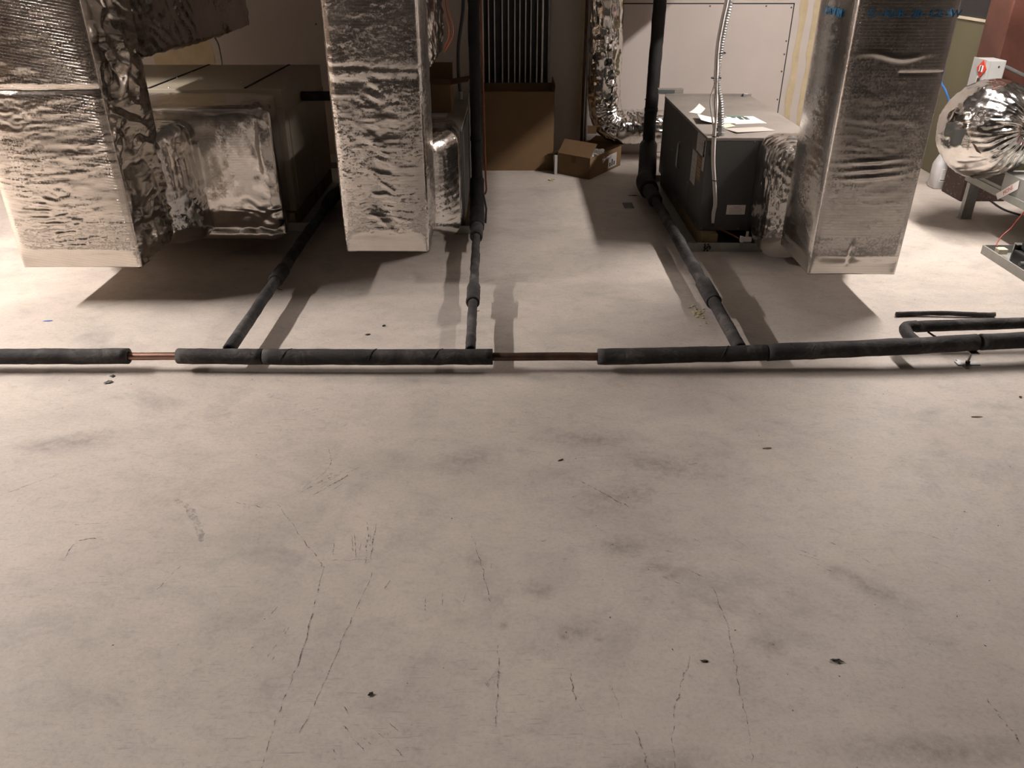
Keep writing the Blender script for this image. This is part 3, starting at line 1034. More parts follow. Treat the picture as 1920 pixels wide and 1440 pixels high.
# return pipe at the right
rp = thing('return_pipe', 'short black insulated pipe doubling back behind the header at the right', 'pipe', (1.64, 3.0, 0))
obj('foam_sleeve', sleeve(sag(lin((1.70, 3.070, 0.098), (3.2, 3.12, 0.125), 40), 0.002, 41), 0.0245, 0.014, 41), 'ins', rp, smooth=True)
obj('elbow', T(smooth_path([(1.655, 2.915, 0.085), (1.640, 2.96, 0.088), (1.638, 3.02, 0.095), (1.652, 3.058, 0.099), (1.70, 3.071, 0.099)], 8), 0.0245, seg=18, rough=0.0015, seed=44), 'ins', rp, smooth=True)
obj('torn_edge', T([(1.75, 3.06, 0.078), (1.765, 3.04, 0.07), (1.775, 3.035, 0.066)], 0.004, seg=6), 'ins', rp)

# loose strip of foam
lp = bmesh.new()
P = [(1.772 + 0.455 * i / 24, 3.393 + 0.006 * math.sin(i / 4), 0.0115 + 0.005 * math.sin(math.pi * i / 24) ** 2) for i in range(25)]
tube(lp, P, 0.013, seg=12, rough=0.002, seed=9, rfun=lambda f, L, a: 0.0105 * (0.78 + 0.3 * abs(math.sin(a))))
o = obj('foam_offcut', lp, 'ins', None, smooth=True)
tag(o, 'loose thin strip of black foam lying alone on the bright floor at right', 'foam strip')

# ================================================================== LEFT DUCT
ld = thing('insulated_duct', 'large foil wrapped duct at the far left, nearest the viewer', 'duct', (-1.98, 3.72, 0.2))


def left_extra(fid, u, s, t):
    d = np.zeros(np.broadcast(fid, t).shape)
    # belts of the taped wrap and deep dents of the right side
    d = d - 0.012 * np.exp(-((t - 0.98) / 0.012) ** 2) * (fid == 0)
    n = creases(s, t, 83, ((1.1, 1.0), (2.0, 0.8), (1.5, 1.5), (0.5, 1.2), (2.6, 2.2), (1.3, 3.0)), 6.0)
    d = d + (fid == 1) * 0.020 * n * np.sin(np.pi * np.clip(u, 0, 1)) ** 0.4
    return d


duct('riser', 'z', (-2.262, -1.708, 3.50, 3.97), 0.20, 2.6, 'foil_l', ld, riser_disp(5, 0.20, 0.026, 0.016, 0.002, 0.0004, extra=left_extra, wild=0.0050), cap_in=0.01)
duct('branch', 'y', (-2.24, -1.712, 1.05, 1.95), 3.90, 5.70, 'foil_d', ld, pleat_disp(61, 0.003, 9, 0.015, 3.9, 5.7, 5, 0.001, fold=0.012), step=0.012, cap1=True)
duct('elbow', 'y', (-2.30, -1.60, 0.15, 0.72), 3.90, 4.20, 'foil_d', ld, pleat_disp(62, 0.009, 3.5, 0.035, 3.9, 4.2, 9, 0.0008, fold=0.002),
     step=0.006, cap0=True, scale=lambda f: (0.80 + 0.22 * f, 0.86 + 0.15 * f), shift=lambda f: (-0.035 * (1 - f), 0.01 * (1 - f)), r=0.05)
# plenum sleeve on the beige cabinet: section in Y-Z, extruded along X
def plenum():
    sec = [(4.70, 0.785), (4.32, 0.787), (4.19, 0.782), (4.158, 0.755), (4.15, 0.62), (4.15, 0.45), (4.152, 0.31), (4.157, 0.265), (4.175, 0.185), (4.21, 0.112), (4.70, 0.105)]
    P = smooth_path([(0, y, z) for y, z in sec], 7)
    xs = np.linspace(-2.42, -1.215, 110)
    bm = bmesh.new()
    rows = []
    for i, x in enumerate(xs):
        e = min(1, (xs[-1] - x) / 0.05)
        e2 = min(1, (x - xs[0]) / 0.05)
        rnd = 0.022 * (1 - math.sin(math.pi / 2 * e)) + 0.022 * (1 - math.sin(math.pi / 2 * e2))
        row = []
        for j, p in enumerate(P):
            tn = (P[min(j + 1, len(P) - 1)] - P[max(j - 1, 0)]).normalized()
            nn = Vector((0, tn.z, -tn.y))
            nn = Vector((0, -abs(nn.y) if p.y < 4.25 else nn.y, nn.z))
            fr = 1.0 if 4.1 < p.y < 4.3 else 0.3
            d = 0.020 * math.sin(math.pi * j / (len(P) - 1)) - rnd
            row.append((p, nn, d * fr, x))
        rows.append(row)
    vs = []
    X = np.array([[r[3] for r in row] for row in rows])
    J = np.arange(len(P))[None, :] * np.ones_like(X)
    n1 = fbm(X * 9, J * 0.16, 0.2, 71, 3)
    n2 = fbm(X * 30, J * 0.5, 0.2, 73, 2)
    edge = np.exp(-((X + 1.25) / 0.10) ** 2)
    D = (0.002 + 0.008 * edge) * (ridge(n1, 2) - 0.4) + 0.001 * (ridge(n2, 2) - 0.4) + (0.002 + 0.006 * edge) * creases(X, J * 0.022, 75, ((0.4, 1.0), (1.3, 1.5), (2.3, 1.2), (0.9, 2.4)), 9.0)
    for i, row in enumerate(rows):
        vr = []
        for j, (p, nn, d, x) in enumerate(row):
            vr.append(bm.verts.new(Vector((x - 0.20 * (p.y - 4.15) * min(1, max(0, (x + 2.0) / 0.7)), p.y, p.z)) + nn.normalized() * (d + float(D[i, j]))))
        vs.append(vr)
    for i in range(len(vs) - 1):
        for j in range(len(P) - 1):
            bm.faces.new((vs[i][j], vs[i + 1][j], vs[i + 1][j + 1], vs[i][j + 1]))
    bm.faces.new(vs[0])
    bm.faces.new(vs[-1][::-1])
    return bm


obj('plenum', plenum(), 'foil_p', ld, smooth=True)
obj('flap', B(((-1.90, 4.16, 0.752), (-1.72, 4.30, 0.757))), 'black', ld)

# ================================================================== MIDDLE DUCT
md = thing('insulated_duct', 'tall foil wrapped duct left of centre with crumpled front', 'duct', (-0.605, 3.93, 0.2))


def mid_extra(fid, u, s, t):
    # a line of deep dents down the middle of the front, two taped belts
    c = np.exp(-((u - 0.52 - 0.13 * vnoise(t * 11, 0.3, 0.7, 48)) / (0.15 + 0.06 * vnoise(t * 17, 3.3, 0.7, 49))) ** 2) * (fid == 0)
    n = crinkle(s * 0.9 + 3 + 0.25 * t, t * 0.5 + 0.2 * s, 45)
    d = 0.013 * (n - 0.35) * c * np.clip((t - 0.30) / 0.05, 0, 1) * np.clip((1.02 - t) / 0.06, 0, 1)
    wv = 0.012 * vnoise(s * 8, 0.4, 0.9, 47)
    d = d - 0.0025 * np.exp(-((t - 1.035 - wv) / 0.012) ** 2) - 0.004 * np.exp(-((t - 0.985 + wv) / 0.025) ** 2) * (fid == 0)
    return d


duct('riser', 'z', (-0.808, -0.402, 3.717, 4.15), 0.20, 2.6, 'foil_b', md, riser_disp(6, 0.20, 0.016, 0.012, 0.001, 0.0005, extra=mid_extra, wild=0.0042), cap_in=0.01)
duct('branch', 'y', (-0.80, -0.41, 0.98, 1.28), 4.05, 5.15, 'foil_d', md, pleat_disp(65, 0.004, 12, 0.012, 4.05, 5.15, 4, 0.001, fold=0.014), step=0.010, cap1=True)
duct('elbow', 'y', (-0.86, -0.30, 0.115, 0.655), 4.10, 4.62, 'foil_b', md, pleat_disp(66, 0.005, 4, 0.02, 4.1, 4.62, 12, 0.0008, fold=0.0015), step=0.007, cap0=True, r=0.06,
     scale=lambda f: (0.60 + 0.4 * min(1, f * 3.0) ** 0.6, 0.84 + 0.16 * min(1, f * 3)), shift=lambda f: (-0.01 * (1 - min(1, f * 3)), 0.02 * (1 - min(1, f * 3))))
for k in range(3):
    o = obj('wire', T(smooth_path([(-0.36 + 0.012 * k, 4.62, 1.285), (-0.355 + 0.01 * k, 4.62, 1.22), (-0.335 + 0.012 * k, 4.62, 1.10), (-0.365, 4.625, 1.02 - 0.01 * k)], 8), 0.0022, seg=6), ('orangewire', 'redwire', 'orangewire')[k], None, smooth=True)
    tag(o, ('orange', 'red', 'dull orange')[k] + ' thin wire hanging behind the middle duct, ' + ('leftmost', 'between its neighbours', 'rightmost')[k], 'wire', 'thin wires behind the middle duct')

# ================================================================== RIGHT DUCT
rd = thing('insulated_duct', 'smooth tall foil wrapped duct in front of the grey cabinet', 'duct', (1.557, 3.68, 0.18))


def right_extra(fid, u, s, t):
    f0 = (fid == 0)
    w = np.exp(-((u - 0.45) / 0.25) ** 2)
    d = 0.0
    for zc in (0.70, 0.665, 0.63):
        d = d + f0 * 0.006 * np.exp(-((t - zc - 0.03 * (u - 0.5)) / 0.008) ** 2) * w
    d = d + f0 * 0.008 * np.exp(-((t - 1.115 - 0.01 * np.sin(u * 9)) / 0.010) ** 2) * np.exp(-((u - 0.45) / 0.3) ** 2)
    d = d - 0.006 * np.exp(-((t - 1.05) / 0.006) ** 2) * f0 * (u > 0.5)
    d = d - f0 * 0.010 * np.exp(-((u - 0.42) / 0.03) ** 2) * np.exp(-((t - 0.28) / 0.05) ** 2)
    return d


rdisp = riser_disp(8, 0.18, 0.020, 0.016, 0.0005, 0.0003, extra=right_extra, wild=0.0013)
duct('riser', 'z', (1.354, 1.763, 3.46, 3.90), 0.18, 2.5, 'foil_a', rd, rdisp, cap_in=0.01)
duct('elbow', 'y', (1.325, 1.80, 0.07, 0.625), 3.84, 4.375, 'foil_d', rd, pleat_disp(68, 0.012, 3.5, 0.02, 3.84, 4.375, 11, 0.0006, fold=0.002), step=0.007, cap0=True, r=0.07,
     scale=lambda f: (0.82 + 0.18 * min(1, f * 3), 0.72 + 0.28 * min(1, f * 2.5)), shift=lambda f: (0.0, 0.05 * (1 - min(1, f * 2.5))))
# blue print round the top: rubbed, only partly legible
mt = Matrix.Translation((1.575, 3.46 - 0.024, 1.270)) @ Matrix.Rotation(math.pi / 2, 4, 'X')
text_mesh('C - H.I.B - 20 - C2 - W', 0.038, mt, 'printed_text', 'blue_ink', rd, bold=0.0012)
mt = Matrix.Translation((1.354 - 0.020, 3.66, 1.262)) @ Matrix.Rotation(-math.pi / 2, 4, 'Z') @ Matrix.Rotation(math.pi / 2, 4, 'X')
text_mesh('D M W RM', 0.042, mt, 'printed_text', 'blue_ink', rd, bold=0.0014)

# ================================================================== RAILS AND PANS
def drain_pan(label, x0, x1, y0, y1, h=0.05):
    t = thing('drain_pan', label, 'drain pan', ((x0 + x1) / 2, (y0 + y1) / 2, 0))
    w = 0.002
    obj('pan_floor', B(((x0, y0, 0.001), (x1, y1, 0.004))), 'pan', t)
    obj('pan_side', B(((x0, y0, 0.004), (x1, y0 + w, h)), ((x0, y0 + w, h - 0.002), (x1, y0 + 0.008, h))), 'pan', t)
    obj('pan_side', B(((x0, y1 - w, 0.004), (x1, y1, h))), 'pan', t)
    obj('pan_side', B(((x0, y0 + w, 0.004), (x0 + w, y1 - w, h)), ((x0 + w, y0 + w, h - 0.002), (x0 + 0.008, y1, h))), 'pan', t)
    obj('pan_side', B(((x1 - w, y0 + w, 0.004), (x1, y1 - w, h))), 'pan', t)
    return t


pr_ = drain_pan('low galvanized drain pan under the grey cabinet, marked with a black S', 0.972, 1.90, 4.29, 5.80)
drain_pan('low galvanized drain pan under the middle cabinet', -0.95, -0.236, 4.60, 6.05)
drain_pan('low galvanized drain pan under the beige cabinet at left', -2.75, -1.212, 4.66, 6.2)
mt = Matrix.Translation((1.089, 4.2885, 0.025)) @ Matrix.Rotation(math.pi / 2, 4, 'X') @ Matrix.Rotation(-math.pi / 2, 4, 'Z')
text_mesh(':S:', 0.052, mt, 'painted_mark', 'black_ink', pr_, bold=0.0022)


def rail(label, x0, x1, y0, y1, z0, z1, stamp=False):
    t = thing('wooden_rail', label, 'wooden rail', ((x0 + x1) / 2, (y0 + y1) / 2, z0))
    obj('lumber', B(((x0, y0, z0), (x1, y1, z1)), bevel=0.003), 'wood', t)
    if stamp:
        obj('grade_stamp', B(((x0 + 0.035, y0 - 0.0008, z0 + 0.008), (x0 + 0.065, y0, z0 + 0.022))), 'yellow', t)
    return t


rail('pine rail under the left edge of the grey cabinet, end showing above the pan', 1.060, 1.150, 4.315, 5.72, 0.0045, 0.091, True)
rail('pine rail under the right edge of the grey cabinet, hidden by foil', 1.53, 1.62, 4.40, 5.72, 0.0045, 0.091)
rail('pine rail under the right edge of the middle cabinet', -0.38, -0.29, 4.68, 5.95, 0.0045, 0.091)
rail('pine rail under the left edge of the middle cabinet', -0.86, -0.78, 4.68, 5.95, 0.0045, 0.091)
rail('weathered pine rail under the right edge of the beige cabinet', -1.40, -1.302, 4.70, 5.80, 0.0045, 0.096)
rail('weathered pine rail under the left edge of the beige cabinet', -2.62, -2.52, 4.70, 5.80, 0.0045, 0.096)


# ================================================================== CABINETS
def screws(parent, pts, axis, r=0.005, mat='galv'):
    for p in pts:
        bm = bmesh.new()
        rot = Matrix.Rotation(math.pi / 2, 4, 'X') if axis == 'y' else (Matrix.Rotation(-math.pi / 2, 4, 'Y') if axis == 'x' else Matrix())
        bmesh.ops.create_cone(bm, cap_ends=True, segments=8, radius1=r, radius2=r * 0.7, depth=0.004, matrix=Matrix.Translation(p) @ rot)
        obj('screw', bm, mat, parent)


# --- right: grey heat pump
ru = thing('heat_pump_cabinet', 'long grey steel cabinet with papers lying on its dusty top', 'heat pump', (1.33, 5.06, 0.0915))
X0, X1, Y0, Y1, Z0, Z1 = 1.045, 1.63, 4.38, 5.735, 0.0915, 0.605
obj('cabinet_body', B(((X0 + 0.004, Y0 + 0.004, Z0), (X1, Y1, Z1 - 0.004)), bevel=0.003), 'unit', ru)
obj('top_panel', B(((X0 - 0.001, Y0 - 0.001, Z1 - 0.018), (X1 + 0.002, Y1 + 0.002, Z1)), bevel=0.003), 'unittop', ru)
obj('front_panel', B(((X0 + 0.002, Y0, Z0 + 0.004), (X1, Y0 + 0.006, Z1 - 0.019)), bevel=0.0015), 'unit', ru)
for (a, b) in ((4.384, 4.72), (4.725, 5.10), (5.105, 5.73)):
    obj('access_panel', B(((X0, a, Z0 + 0.004), (X0 + 0.008, b, Z1 - 0.019)), bevel=0.002), 'unit', ru)
obj('rear_rim', B(((X0, Y1 - 0.012, Z1), (X1, Y1, Z1 + 0.016))), 'unittop', ru)
obj('corner_bracket', B(((X1 - 0.06, Y1 - 0.03, Z1), (X1 - 0.03, Y1 - 0.013, Z1 + 0.02)), bevel=0.002), 'galv', ru)
obj('handle', T([(X0 - 0.001, 5.055, 0.28), (X0 - 0.016, 5.055, 0.295), (X0 - 0.016, 5.055, 0.43), (X0 - 0.001, 5.055, 0.446)], 0.006, seg=8), 'galv', ru)
screws(ru, [(1.075, Y0 - 0.001, 0.585), (1.30, Y0 - 0.001, 0.585), (1.50, Y0 - 0.001, 0.585), (1.068, Y0 - 0.001, 0.106), (1.276, Y0 - 0.001, 0.106)], 'y')
screws(ru, [(X0 - 0.001, 4.45, 0.115), (X0 - 0.001, 4.98, 0.115), (X0 - 0.001, 5.30, 0.34), (X0 - 0.001, 4.75, 0.27)], 'x')
bm = bmesh.new()
for zz in (0.525, 0.545):
    for q in range(2):
        tube(bm, [(1.075 + 0.012 * q + 0.009 * math.cos(a), Y0 - 0.0005, zz + 0.008 * math.sin(a)) for a in [math.pi * 2 * i / 12 for i in range(13)]], 0.0012, seg=5)
obj('knockout', bm, 'unit', ru)
lab = obj('warning_label', B(((1.196, Y0 - 0.0012, 0.186), (1.300, Y0, 0.240))), 'paper', ru)
for q in range(5):
    obj('print_line', B(((1.21 + (0.02 if q == 0 else 0), Y0 - 0.0018, 0.229 - q * 0.009), (1.286 - (0.02 if q == 0 else 0.008 * (q % 2)), Y0 - 0.001, 0.2315 - q * 0.009))), 'pink_ink', lab)
for k, (y0, y1, z0, z1, mat_) in enumerate(((4.405, 4.615, 0.49, 0.592, 'dustpaper'), (4.572, 4.70, 0.297, 0.478, 'dustpaper'), (4.31, 4.40, 0.42, 0.582, 'dustpaper'), (4.45, 4.565, 0.35, 0.478, 'wood'))):
    y0 = max(y0, 4.392)
    s = obj('data_sticker', B(((X0 - 0.0012, y0, z0), (X0, y1 if y1 > y0 + 0.02 else y0 + 0.05, z1))), mat_, ru)
    for q in range(6):
        zz = z1 - (q + 1) * (z1 - z0) / 7.5
        obj('print_line', B(((X0 - 0.0018, y0 + 0.008, zz), (X0 - 0.001, y0 + max(0.02, (y1 - y0) * (0.85 - 0.12 * (q % 3))), zz + 0.003))), 'grey_ink', s)

# things on its top
def sheet(name, pts, label, mat, curl=None, z=Z1, th=0.0012):
    bm = bmesh.new()
    a, b, c, d = [Vector((x, y, z)) for x, y in pts]
    n = 8
    g = []
    for i in range(n + 1):
        row = []
        for j in range(n + 1):
            u, v = i / n, j / n
            p = a * (1 - u) * (1 - v) + b * u * (1 - v) + c * u * v + d * (1 - u) * v
            if curl:
                p.z += curl(u, v)
            row.append(p)
        g.append(row)
    top = [[bm.verts.new(p + Vector((0, 0, th))) for p in r] for r in g]
    bot = [[bm.verts.new(p) for p in r] for r in g]
    for i in range(n):
        for j in range(n):
            bm.faces.new((top[i][j], top[i + 1][j], top[i + 1][j + 1], top[i][j + 1]))
            bm.faces.new((bot[i][j], bot[i][j + 1], bot[i + 1][j + 1], bot[i + 1][j]))
    for i in range(n):
        bm.faces.new((top[i][0], bot[i][0], bot[i + 1][0], top[i + 1][0]))
        bm.faces.new((top[i][n], top[i + 1][n], bot[i + 1][n], bot[i][n]))
        bm.faces.new((top[0][i], top[0][i + 1], bot[0][i + 1], bot[0][i]))
        bm.faces.new((top[n][i], bot[n][i], bot[n][i + 1], top[n][i + 1]))
    o = obj(name, bm, mat, None)
    tag(o, label, 'paper')
    return o


sheet('paper_scrap', [(1.086, 5.115), (1.143, 5.062), (1.196, 5.16), (1.175, 5.25)], 'small curled white paper scrap alone near the left edge of the grey cabinet top', 'paper', lambda u, v: 0.030 * v * v * (1 - 0.5 * u) + 0.001)
sheet('grey_card', [(1.226, 4.482), (1.459, 4.561), (1.417, 4.667), (1.184, 4.615)], 'flat grey card nearest the front edge of the cabinet top', 'gpaper', lambda u, v: 0.006 * (1 - v) * (1 - u) + 0.0005)
sheet('cream_note', [(1.19, 4.632), (1.262, 4.668), (1.25, 4.735), (1.175, 4.735)], 'small cream paper corner sticking out from under the white sheets', 'ypaper', lambda u, v: 0.004 * u + 0.0005)
dp = sheet('printed_sheet', [(1.284, 4.746), (1.469, 4.772), (1.448, 4.986), (1.28, 4.99)], 'white printed sheet with three dark blocks and a green stripe', 'paper', lambda u, v: 0.0005)
OFF[dp.name] = tuple(dp.location)
zt = Z1 + 0.0022
obj('green_stripe', prism([(1.285, 4.962, zt), (1.388, 4.962, zt), (1.388, 4.992, zt), (1.285, 4.992, zt)], 0.0004, (0, 0, 1)), 'green_ink', dp)
for k in range(3):
    x = 1.308 + k * 0.034
    obj('dark_block', prism([(x, 4.875, zt), (x + 0.026, 4.875, zt), (x + 0.024, 4.958, zt), (x - 0.002, 4.958, zt)], 0.0005, (0, 0, 1)), 'dark_ink', dp)
for k in range(4):
    obj('print_line', B(((1.30, 4.765 + 0.024 * k, zt), (1.43, 4.769 + 0.024 * k, zt + 0.0004))), 'grey_ink', dp)
sheet('curled_sheet', [(1.082, 4.745), (1.285, 4.752), (1.34, 4.912), (1.098, 4.93)], 'white curled sheet lifted at its left end, overlapping the printed sheet', 'paper', lambda u, v: 0.0035 + 0.030 * max(0, 0.5 - u) ** 1.5 * 2)

# flexible conduit, thermostat cables
fc = thing('flexible_conduit', 'ribbed grey flexible conduit dropping onto the grey cabinet top', 'conduit', (1.127, 4.44, Z1))
P = smooth_path([(1.126, 4.45, 0.64), (1.111, 4.45, 0.752), (1.078, 4.455, 0.886), (1.074, 4.45, 1.029), (1.084, 4.45, 1.167), (1.095, 4.45, 1.28), (1.11, 4.46, 1.6), (1.12, 4.5, 2.3), (1.12, 4.5, 3.1)], 34)
obj('ribbed_hose', T(P, 0.0135, seg=14, rfun=lambda f, L, a: 0.0165 + 0.003 * math.cos(L / 0.0125 * 2 * math.pi)), 'galv', fc, smooth=True)
obj('connector', T([(1.127, 4.44, Z1 + 0.0005), (1.127, 4.44, Z1 + 0.012), (1.127, 4.444, Z1 + 0.0125), (1.126, 4.45, 0.645)], 0.023, seg=12), 'galv', fc)
obj('clamp_screw', T([(1.108, 4.43, 0.622), (1.094, 4.428, 0.622)], 0.006, seg=8), 'galv', fc)
for k, (dx, dy) in enumerate(((0, 0), (0.008, 0.003), (0.004, -0.006), (-0.006, -0.002))):
    q = 0.010 * (k - 1.5)
    P = [(1.122 + dx * 0.5, 4.352 + dy, 0.137), (1.118 + dx, 4.352 + dy, 0.20), (1.121 + dx, 4.354 + dy, 0.259), (1.102 + dx, 4.356 + dy, 0.377), (1.083 + dx, 4.358 + dy, 0.492),
         (1.072 + dx, 4.362 + dy, 0.625), (1.066 + dx + q, 4.37 + dy, 0.72), (1.060 + dx + q * 1.4, 4.39 + dy, 0.80), (1.060 + dx, 4.41 + dy, 0.90), (1.052 + dx, 4.42 + dy, 1.05), (1.062 + dx, 4.425 + dy, 1.18), (1.075 + dx, 4.43 + dy, 1.30), (1.09 + dx, 4.44 + dy, 1.7), (1.10 + dx, 4.46 + dy, 3.1)]
    o = obj('thermostat_cable', T(smooth_path(P, 6), 0.0042, seg=8), 'cable', None, smooth=True)
    tag(o, 'white thermostat cable bundled down the front of the grey cabinet, strand ' + ('at the back left', 'at the right', 'at the front', 'outermost left')[k], 'cable', 'white cables on the grey cabinet')
for k, (x, y, z) in enumerate(((1.100, 4.356, 0.385), (1.073, 4.362, 0.617), (1.060, 4.41, 0.90), (1.070, 4.42, 1.02))):
    r = 0.014 if k < 2 else 0.022
    o = obj('cable_tie', T([(x + 0.004 + r * math.cos(a) * (1.0 if k < 2 else 1.2), y + (0.012 if k >= 2 else 0) + r * math.sin(a) * 0.75, z + 0.002 * math.sin(a)) for a in [2 * math.pi * i / 14 for i in range(15)]] + [(x + 0.022, y - 0.014, z)], 0.0024, seg=6), 'black', None)
    tag(o, 'black cable tie, ' + ('lowest on the white cables', 'at the cabinet top edge', 'lower of two above the cabinet', 'highest, round conduit and cables')[k], 'cable tie', 'black cable ties on the white cables')
for k in range(2):
    o = obj('red_wire', T(smooth_path([(1.122, 4.352, 0.137), (1.150, 4.345, 0.122 - 0.004 * k), (1.224, 4.33, 0.092 - 0.006 * k), (1.276, 4.29, 0.071 - 0.002 * k)], 6), 0.0022, seg=6), 'rust', None, smooth=True)
    tag(o, ('upper', 'lower')[k] + ' dark red wire from the white cables to the float switch', 'wire', 'red wires on the grey cabinet front')
o = obj('cable_end', T([(1.122, 4.352, 0.146), (1.123, 4.351, 0.128)], 0.011, seg=10), 'black', None)
tag(o, 'black tape wrap at the lower end of the white cables', 'tape')
fs = thing('float_switch', 'small white float switch clipped on the rim of the marked pan', 'switch', (1.30, 4.285, 0.03))
obj('clip', B(((1.274, 4.284, 0.034), (1.330, 4.2875, 0.07)), ((1.274, 4.284, 0.053), (1.33, 4.31, 0.058))), 'galv', fs)
obj('body', B(((1.268, 4.275, 0.058), (1.284, 4.30, 0.090)), ((1.284, 4.278, 0.062), (1.330, 4.30, 0.086)), bevel=0.002), 'paper', fs)
obj('stem', B(((1.298, 4.284, 0.086), (1.311, 4.294, 0.118)), bevel=0.002), 'cream', fs)
cb = thing('junction_plate', 'small pale electrical plate at the rear left of the grey cabinet top', 'box', (1.05, 5.78, 0.60))
obj('plate', B(((0.995, 5.745, 0.615), (1.17, 5.79, 0.650)), bevel=0.002), 'unittop', cb)
obj('face', B(((1.0, 5.743, 0.622), (1.11, 5.7455, 0.644))), 'dark_ink', cb)

# --- middle: grey heat pump mostly hidden
mu = thing('heat_pump_cabinet', 'dark cabinet hidden behind the crumpled middle duct', 'heat pump', (-0.57, 5.3, 0.0915))
obj('cabinet_body', B(((-0.87, 4.64, 0.0915), (-0.285, 5.98, 0.587)), bevel=0.003), 'unit', mu)
obj('top_panel', B(((-0.872, 4.638, 0.587), (-0.283, 5.982, 0.605)), bevel=0.003), 'unittop', mu)
obj('access_panel', B(((-0.286, 4.66, 0.10), (-0.279, 5.25, 0.58)), bevel=0.002), 'unit', mu)
obj('access_panel', B(((-0.286, 5.26, 0.10), (-0.279, 5.96, 0.58)), bevel=0.002), 'unit', mu)
o = obj('thin_pipe', T(smooth_path([(-0.266, 5.1, 0.0045), (-0.264, 5.1, 0.30), (-0.262, 5.1, 0.68), (-0.262, 5.11, 0.71)], 6), 0.0075, seg=10), 'galv', None, smooth=True)
tag(o, 'thin grey tube standing against the right side of the middle cabinet', 'pipe')


def carton(name, label, x0, x1, y0, y1, z0, z1, flaps, th=0.005, rot=0.0, mat='card'):
    """open carton: four walls and a bottom, plus flaps (side, angle, length)"""
    cx, cy = (x0 + x1) / 2, (y0 + y1) / 2
    t = thing(name, label, 'cardboard box', (cx, cy, z0))
    t.rotation_euler.z = rot
    obj('front_wall', B(((x0, y0, z0), (x1, y0 + th, z1))), mat, t)
    obj('back_wall', B(((x0, y1 - th, z0), (x1, y1, z1))), mat, t)
    obj('side_wall', B(((x0, y0 + th, z0), (x0 + th, y1 - th, z1))), mat, t)
    obj('side_wall', B(((x1 - th, y0 + th, z0), (x1, y1 - th, z1))), mat, t)
    obj('bottom', B(((x0 + th, y0 + th, z0), (x1 - th, y1 - th, z0 + th))), mat, t)
    for side, ang, ln in flaps:
        a = math.radians(ang)          # 0 = straight up, 90 = outward flat, -90 = closed
        s, c = math.sin(a) * ln, math.cos(a) * ln
        e = 0.002
        if side == 'front':
            p = [(x0 + e, y0, z1), (x1 - e, y0, z1), (x1 - e, y0 - s, z1 + c), (x0 + e, y0 - s, z1 + c)]
            n = (0, c, s)
        elif side == 'back':
            p = [(x0 + e, y1, z1), (x1 - e, y1, z1), (x1 - e, y1 + s, z1 + c), (x0 + e, y1 + s, z1 + c)]
            n = (0, -c, s)
        elif side == 'left':
            p = [(x0, y0 + e, z1), (x0, y1 - e, z1), (x0 - s, y1 - e, z1 + c), (x0 - s, y0 + e, z1 + c)]
            n = (c, 0, s)
        else:
            p = [(x1, y0 + e, z1), (x1, y1 - e, z1), (x1 + s, y1 - e, z1 + c), (x1 + s, y0 + e, z1 + c)]
            n = (-c, 0, s)
        obj('flap', prism(p, th * 0.8, Vector(n).normalized()), 'cardin', t)
    return t


carton('cardboard_box', 'small brown carton standing on the middle cabinet with its flaps up', -0.62, -0.372, 5.12, 5.36, 0.6055, 0.765, [('back', 8, 0.10), ('right', 80, 0.11), ('front', -60, 0.05)])
o = sheet('folded_paper', [(-0.52, 4.95), (-0.395, 4.95), (-0.39, 5.08), (-0.52, 5.08)], 'pale folded sheet on the middle cabinet in front of the carton', 'gpaper', lambda u, v: 0.002)
fm = thing('flexible_conduit', 'black flexible conduit dropping behind the middle duct to its cabinet', 'conduit', (-0.345, 5.6, 0.605))
P = smooth_path([(-0.345, 5.6, 0.65), (-0.352, 5.6, 0.80), (-0.345, 5.6, 0.95), (-0.315, 5.6, 1.12), (-0.305, 5.6, 1.25), (-0.304, 5.6, 1.285)], 30)
obj('ribbed_hose', T(P, 0.0125, seg=10, rfun=lambda f, L, a: 0.0115 + 0.0015 * math.cos(L / 0.010 * 2 * math.pi)), 'black', fm, smooth=True)
obj('connector', T([(-0.345, 5.6, 0.6055), (-0.345, 5.6, 0.655)], 0.017, seg=12), 'galv', fm)

# --- left: beige heat pump
lu = thing('heat_pump_cabinet', 'large beige steel cabinet with seamed top behind the left duct', 'heat pump', (-1.96, 5.3, 0.0965))
obj('cabinet_body', B(((-2.72, 4.75, 0.0965), (-1.303, 5.80, 0.786)), bevel=0.003), 'beige', lu)
for (a, b) in ((-2.722, -2.058), (-2.050, -1.514), (-1.506, -1.301)):
    obj('top_panel', B(((a, 4.768, 0.786), (b, 5.802, 0.797)), bevel=0.002), 'beige', lu)
obj('top_seam', B(((-2.060, 4.77, 0.797), (-2.048, 5.80, 0.801)), ((-1.516, 4.77, 0.797), (-1.504, 5.80, 0.801))), 'dark', lu)
obj('front_rail', B(((-2.722, 4.742, 0.700), (-1.300, 4.768, 0.797)), bevel=0.002), 'beige', lu)
obj('slot', B(((-1.79, 4.7405, 0.752), (-1.50, 4.743, 0.760))), 'dark', lu)
obj('corner_post', B(((-1.385, 4.742, 0.10), (-1.300, 4.75, 0.698)), bevel=0.002), 'beige', lu)
obj('access_panel', B(((-1.304, 4.83, 0.11), (-1.296, 5.30, 0.66)), bevel=0.002), 'beige', lu)
obj('access_panel', B(((-1.304, 5.31, 0.11), (-1.296, 5.79, 0.66)), bevel=0.002), 'beige', lu)
screws(lu, [(-1.60, 5.0, 0.798), (-1.75, 4.90, 0.798), (-1.95, 4.80, 0.798), (-2.15, 4.85, 0.798), (-1.40, 5.2, 0.798), (-2.03, 5.15, 0.803), (-2.03, 5.4, 0.803)], 'z', 0.006)
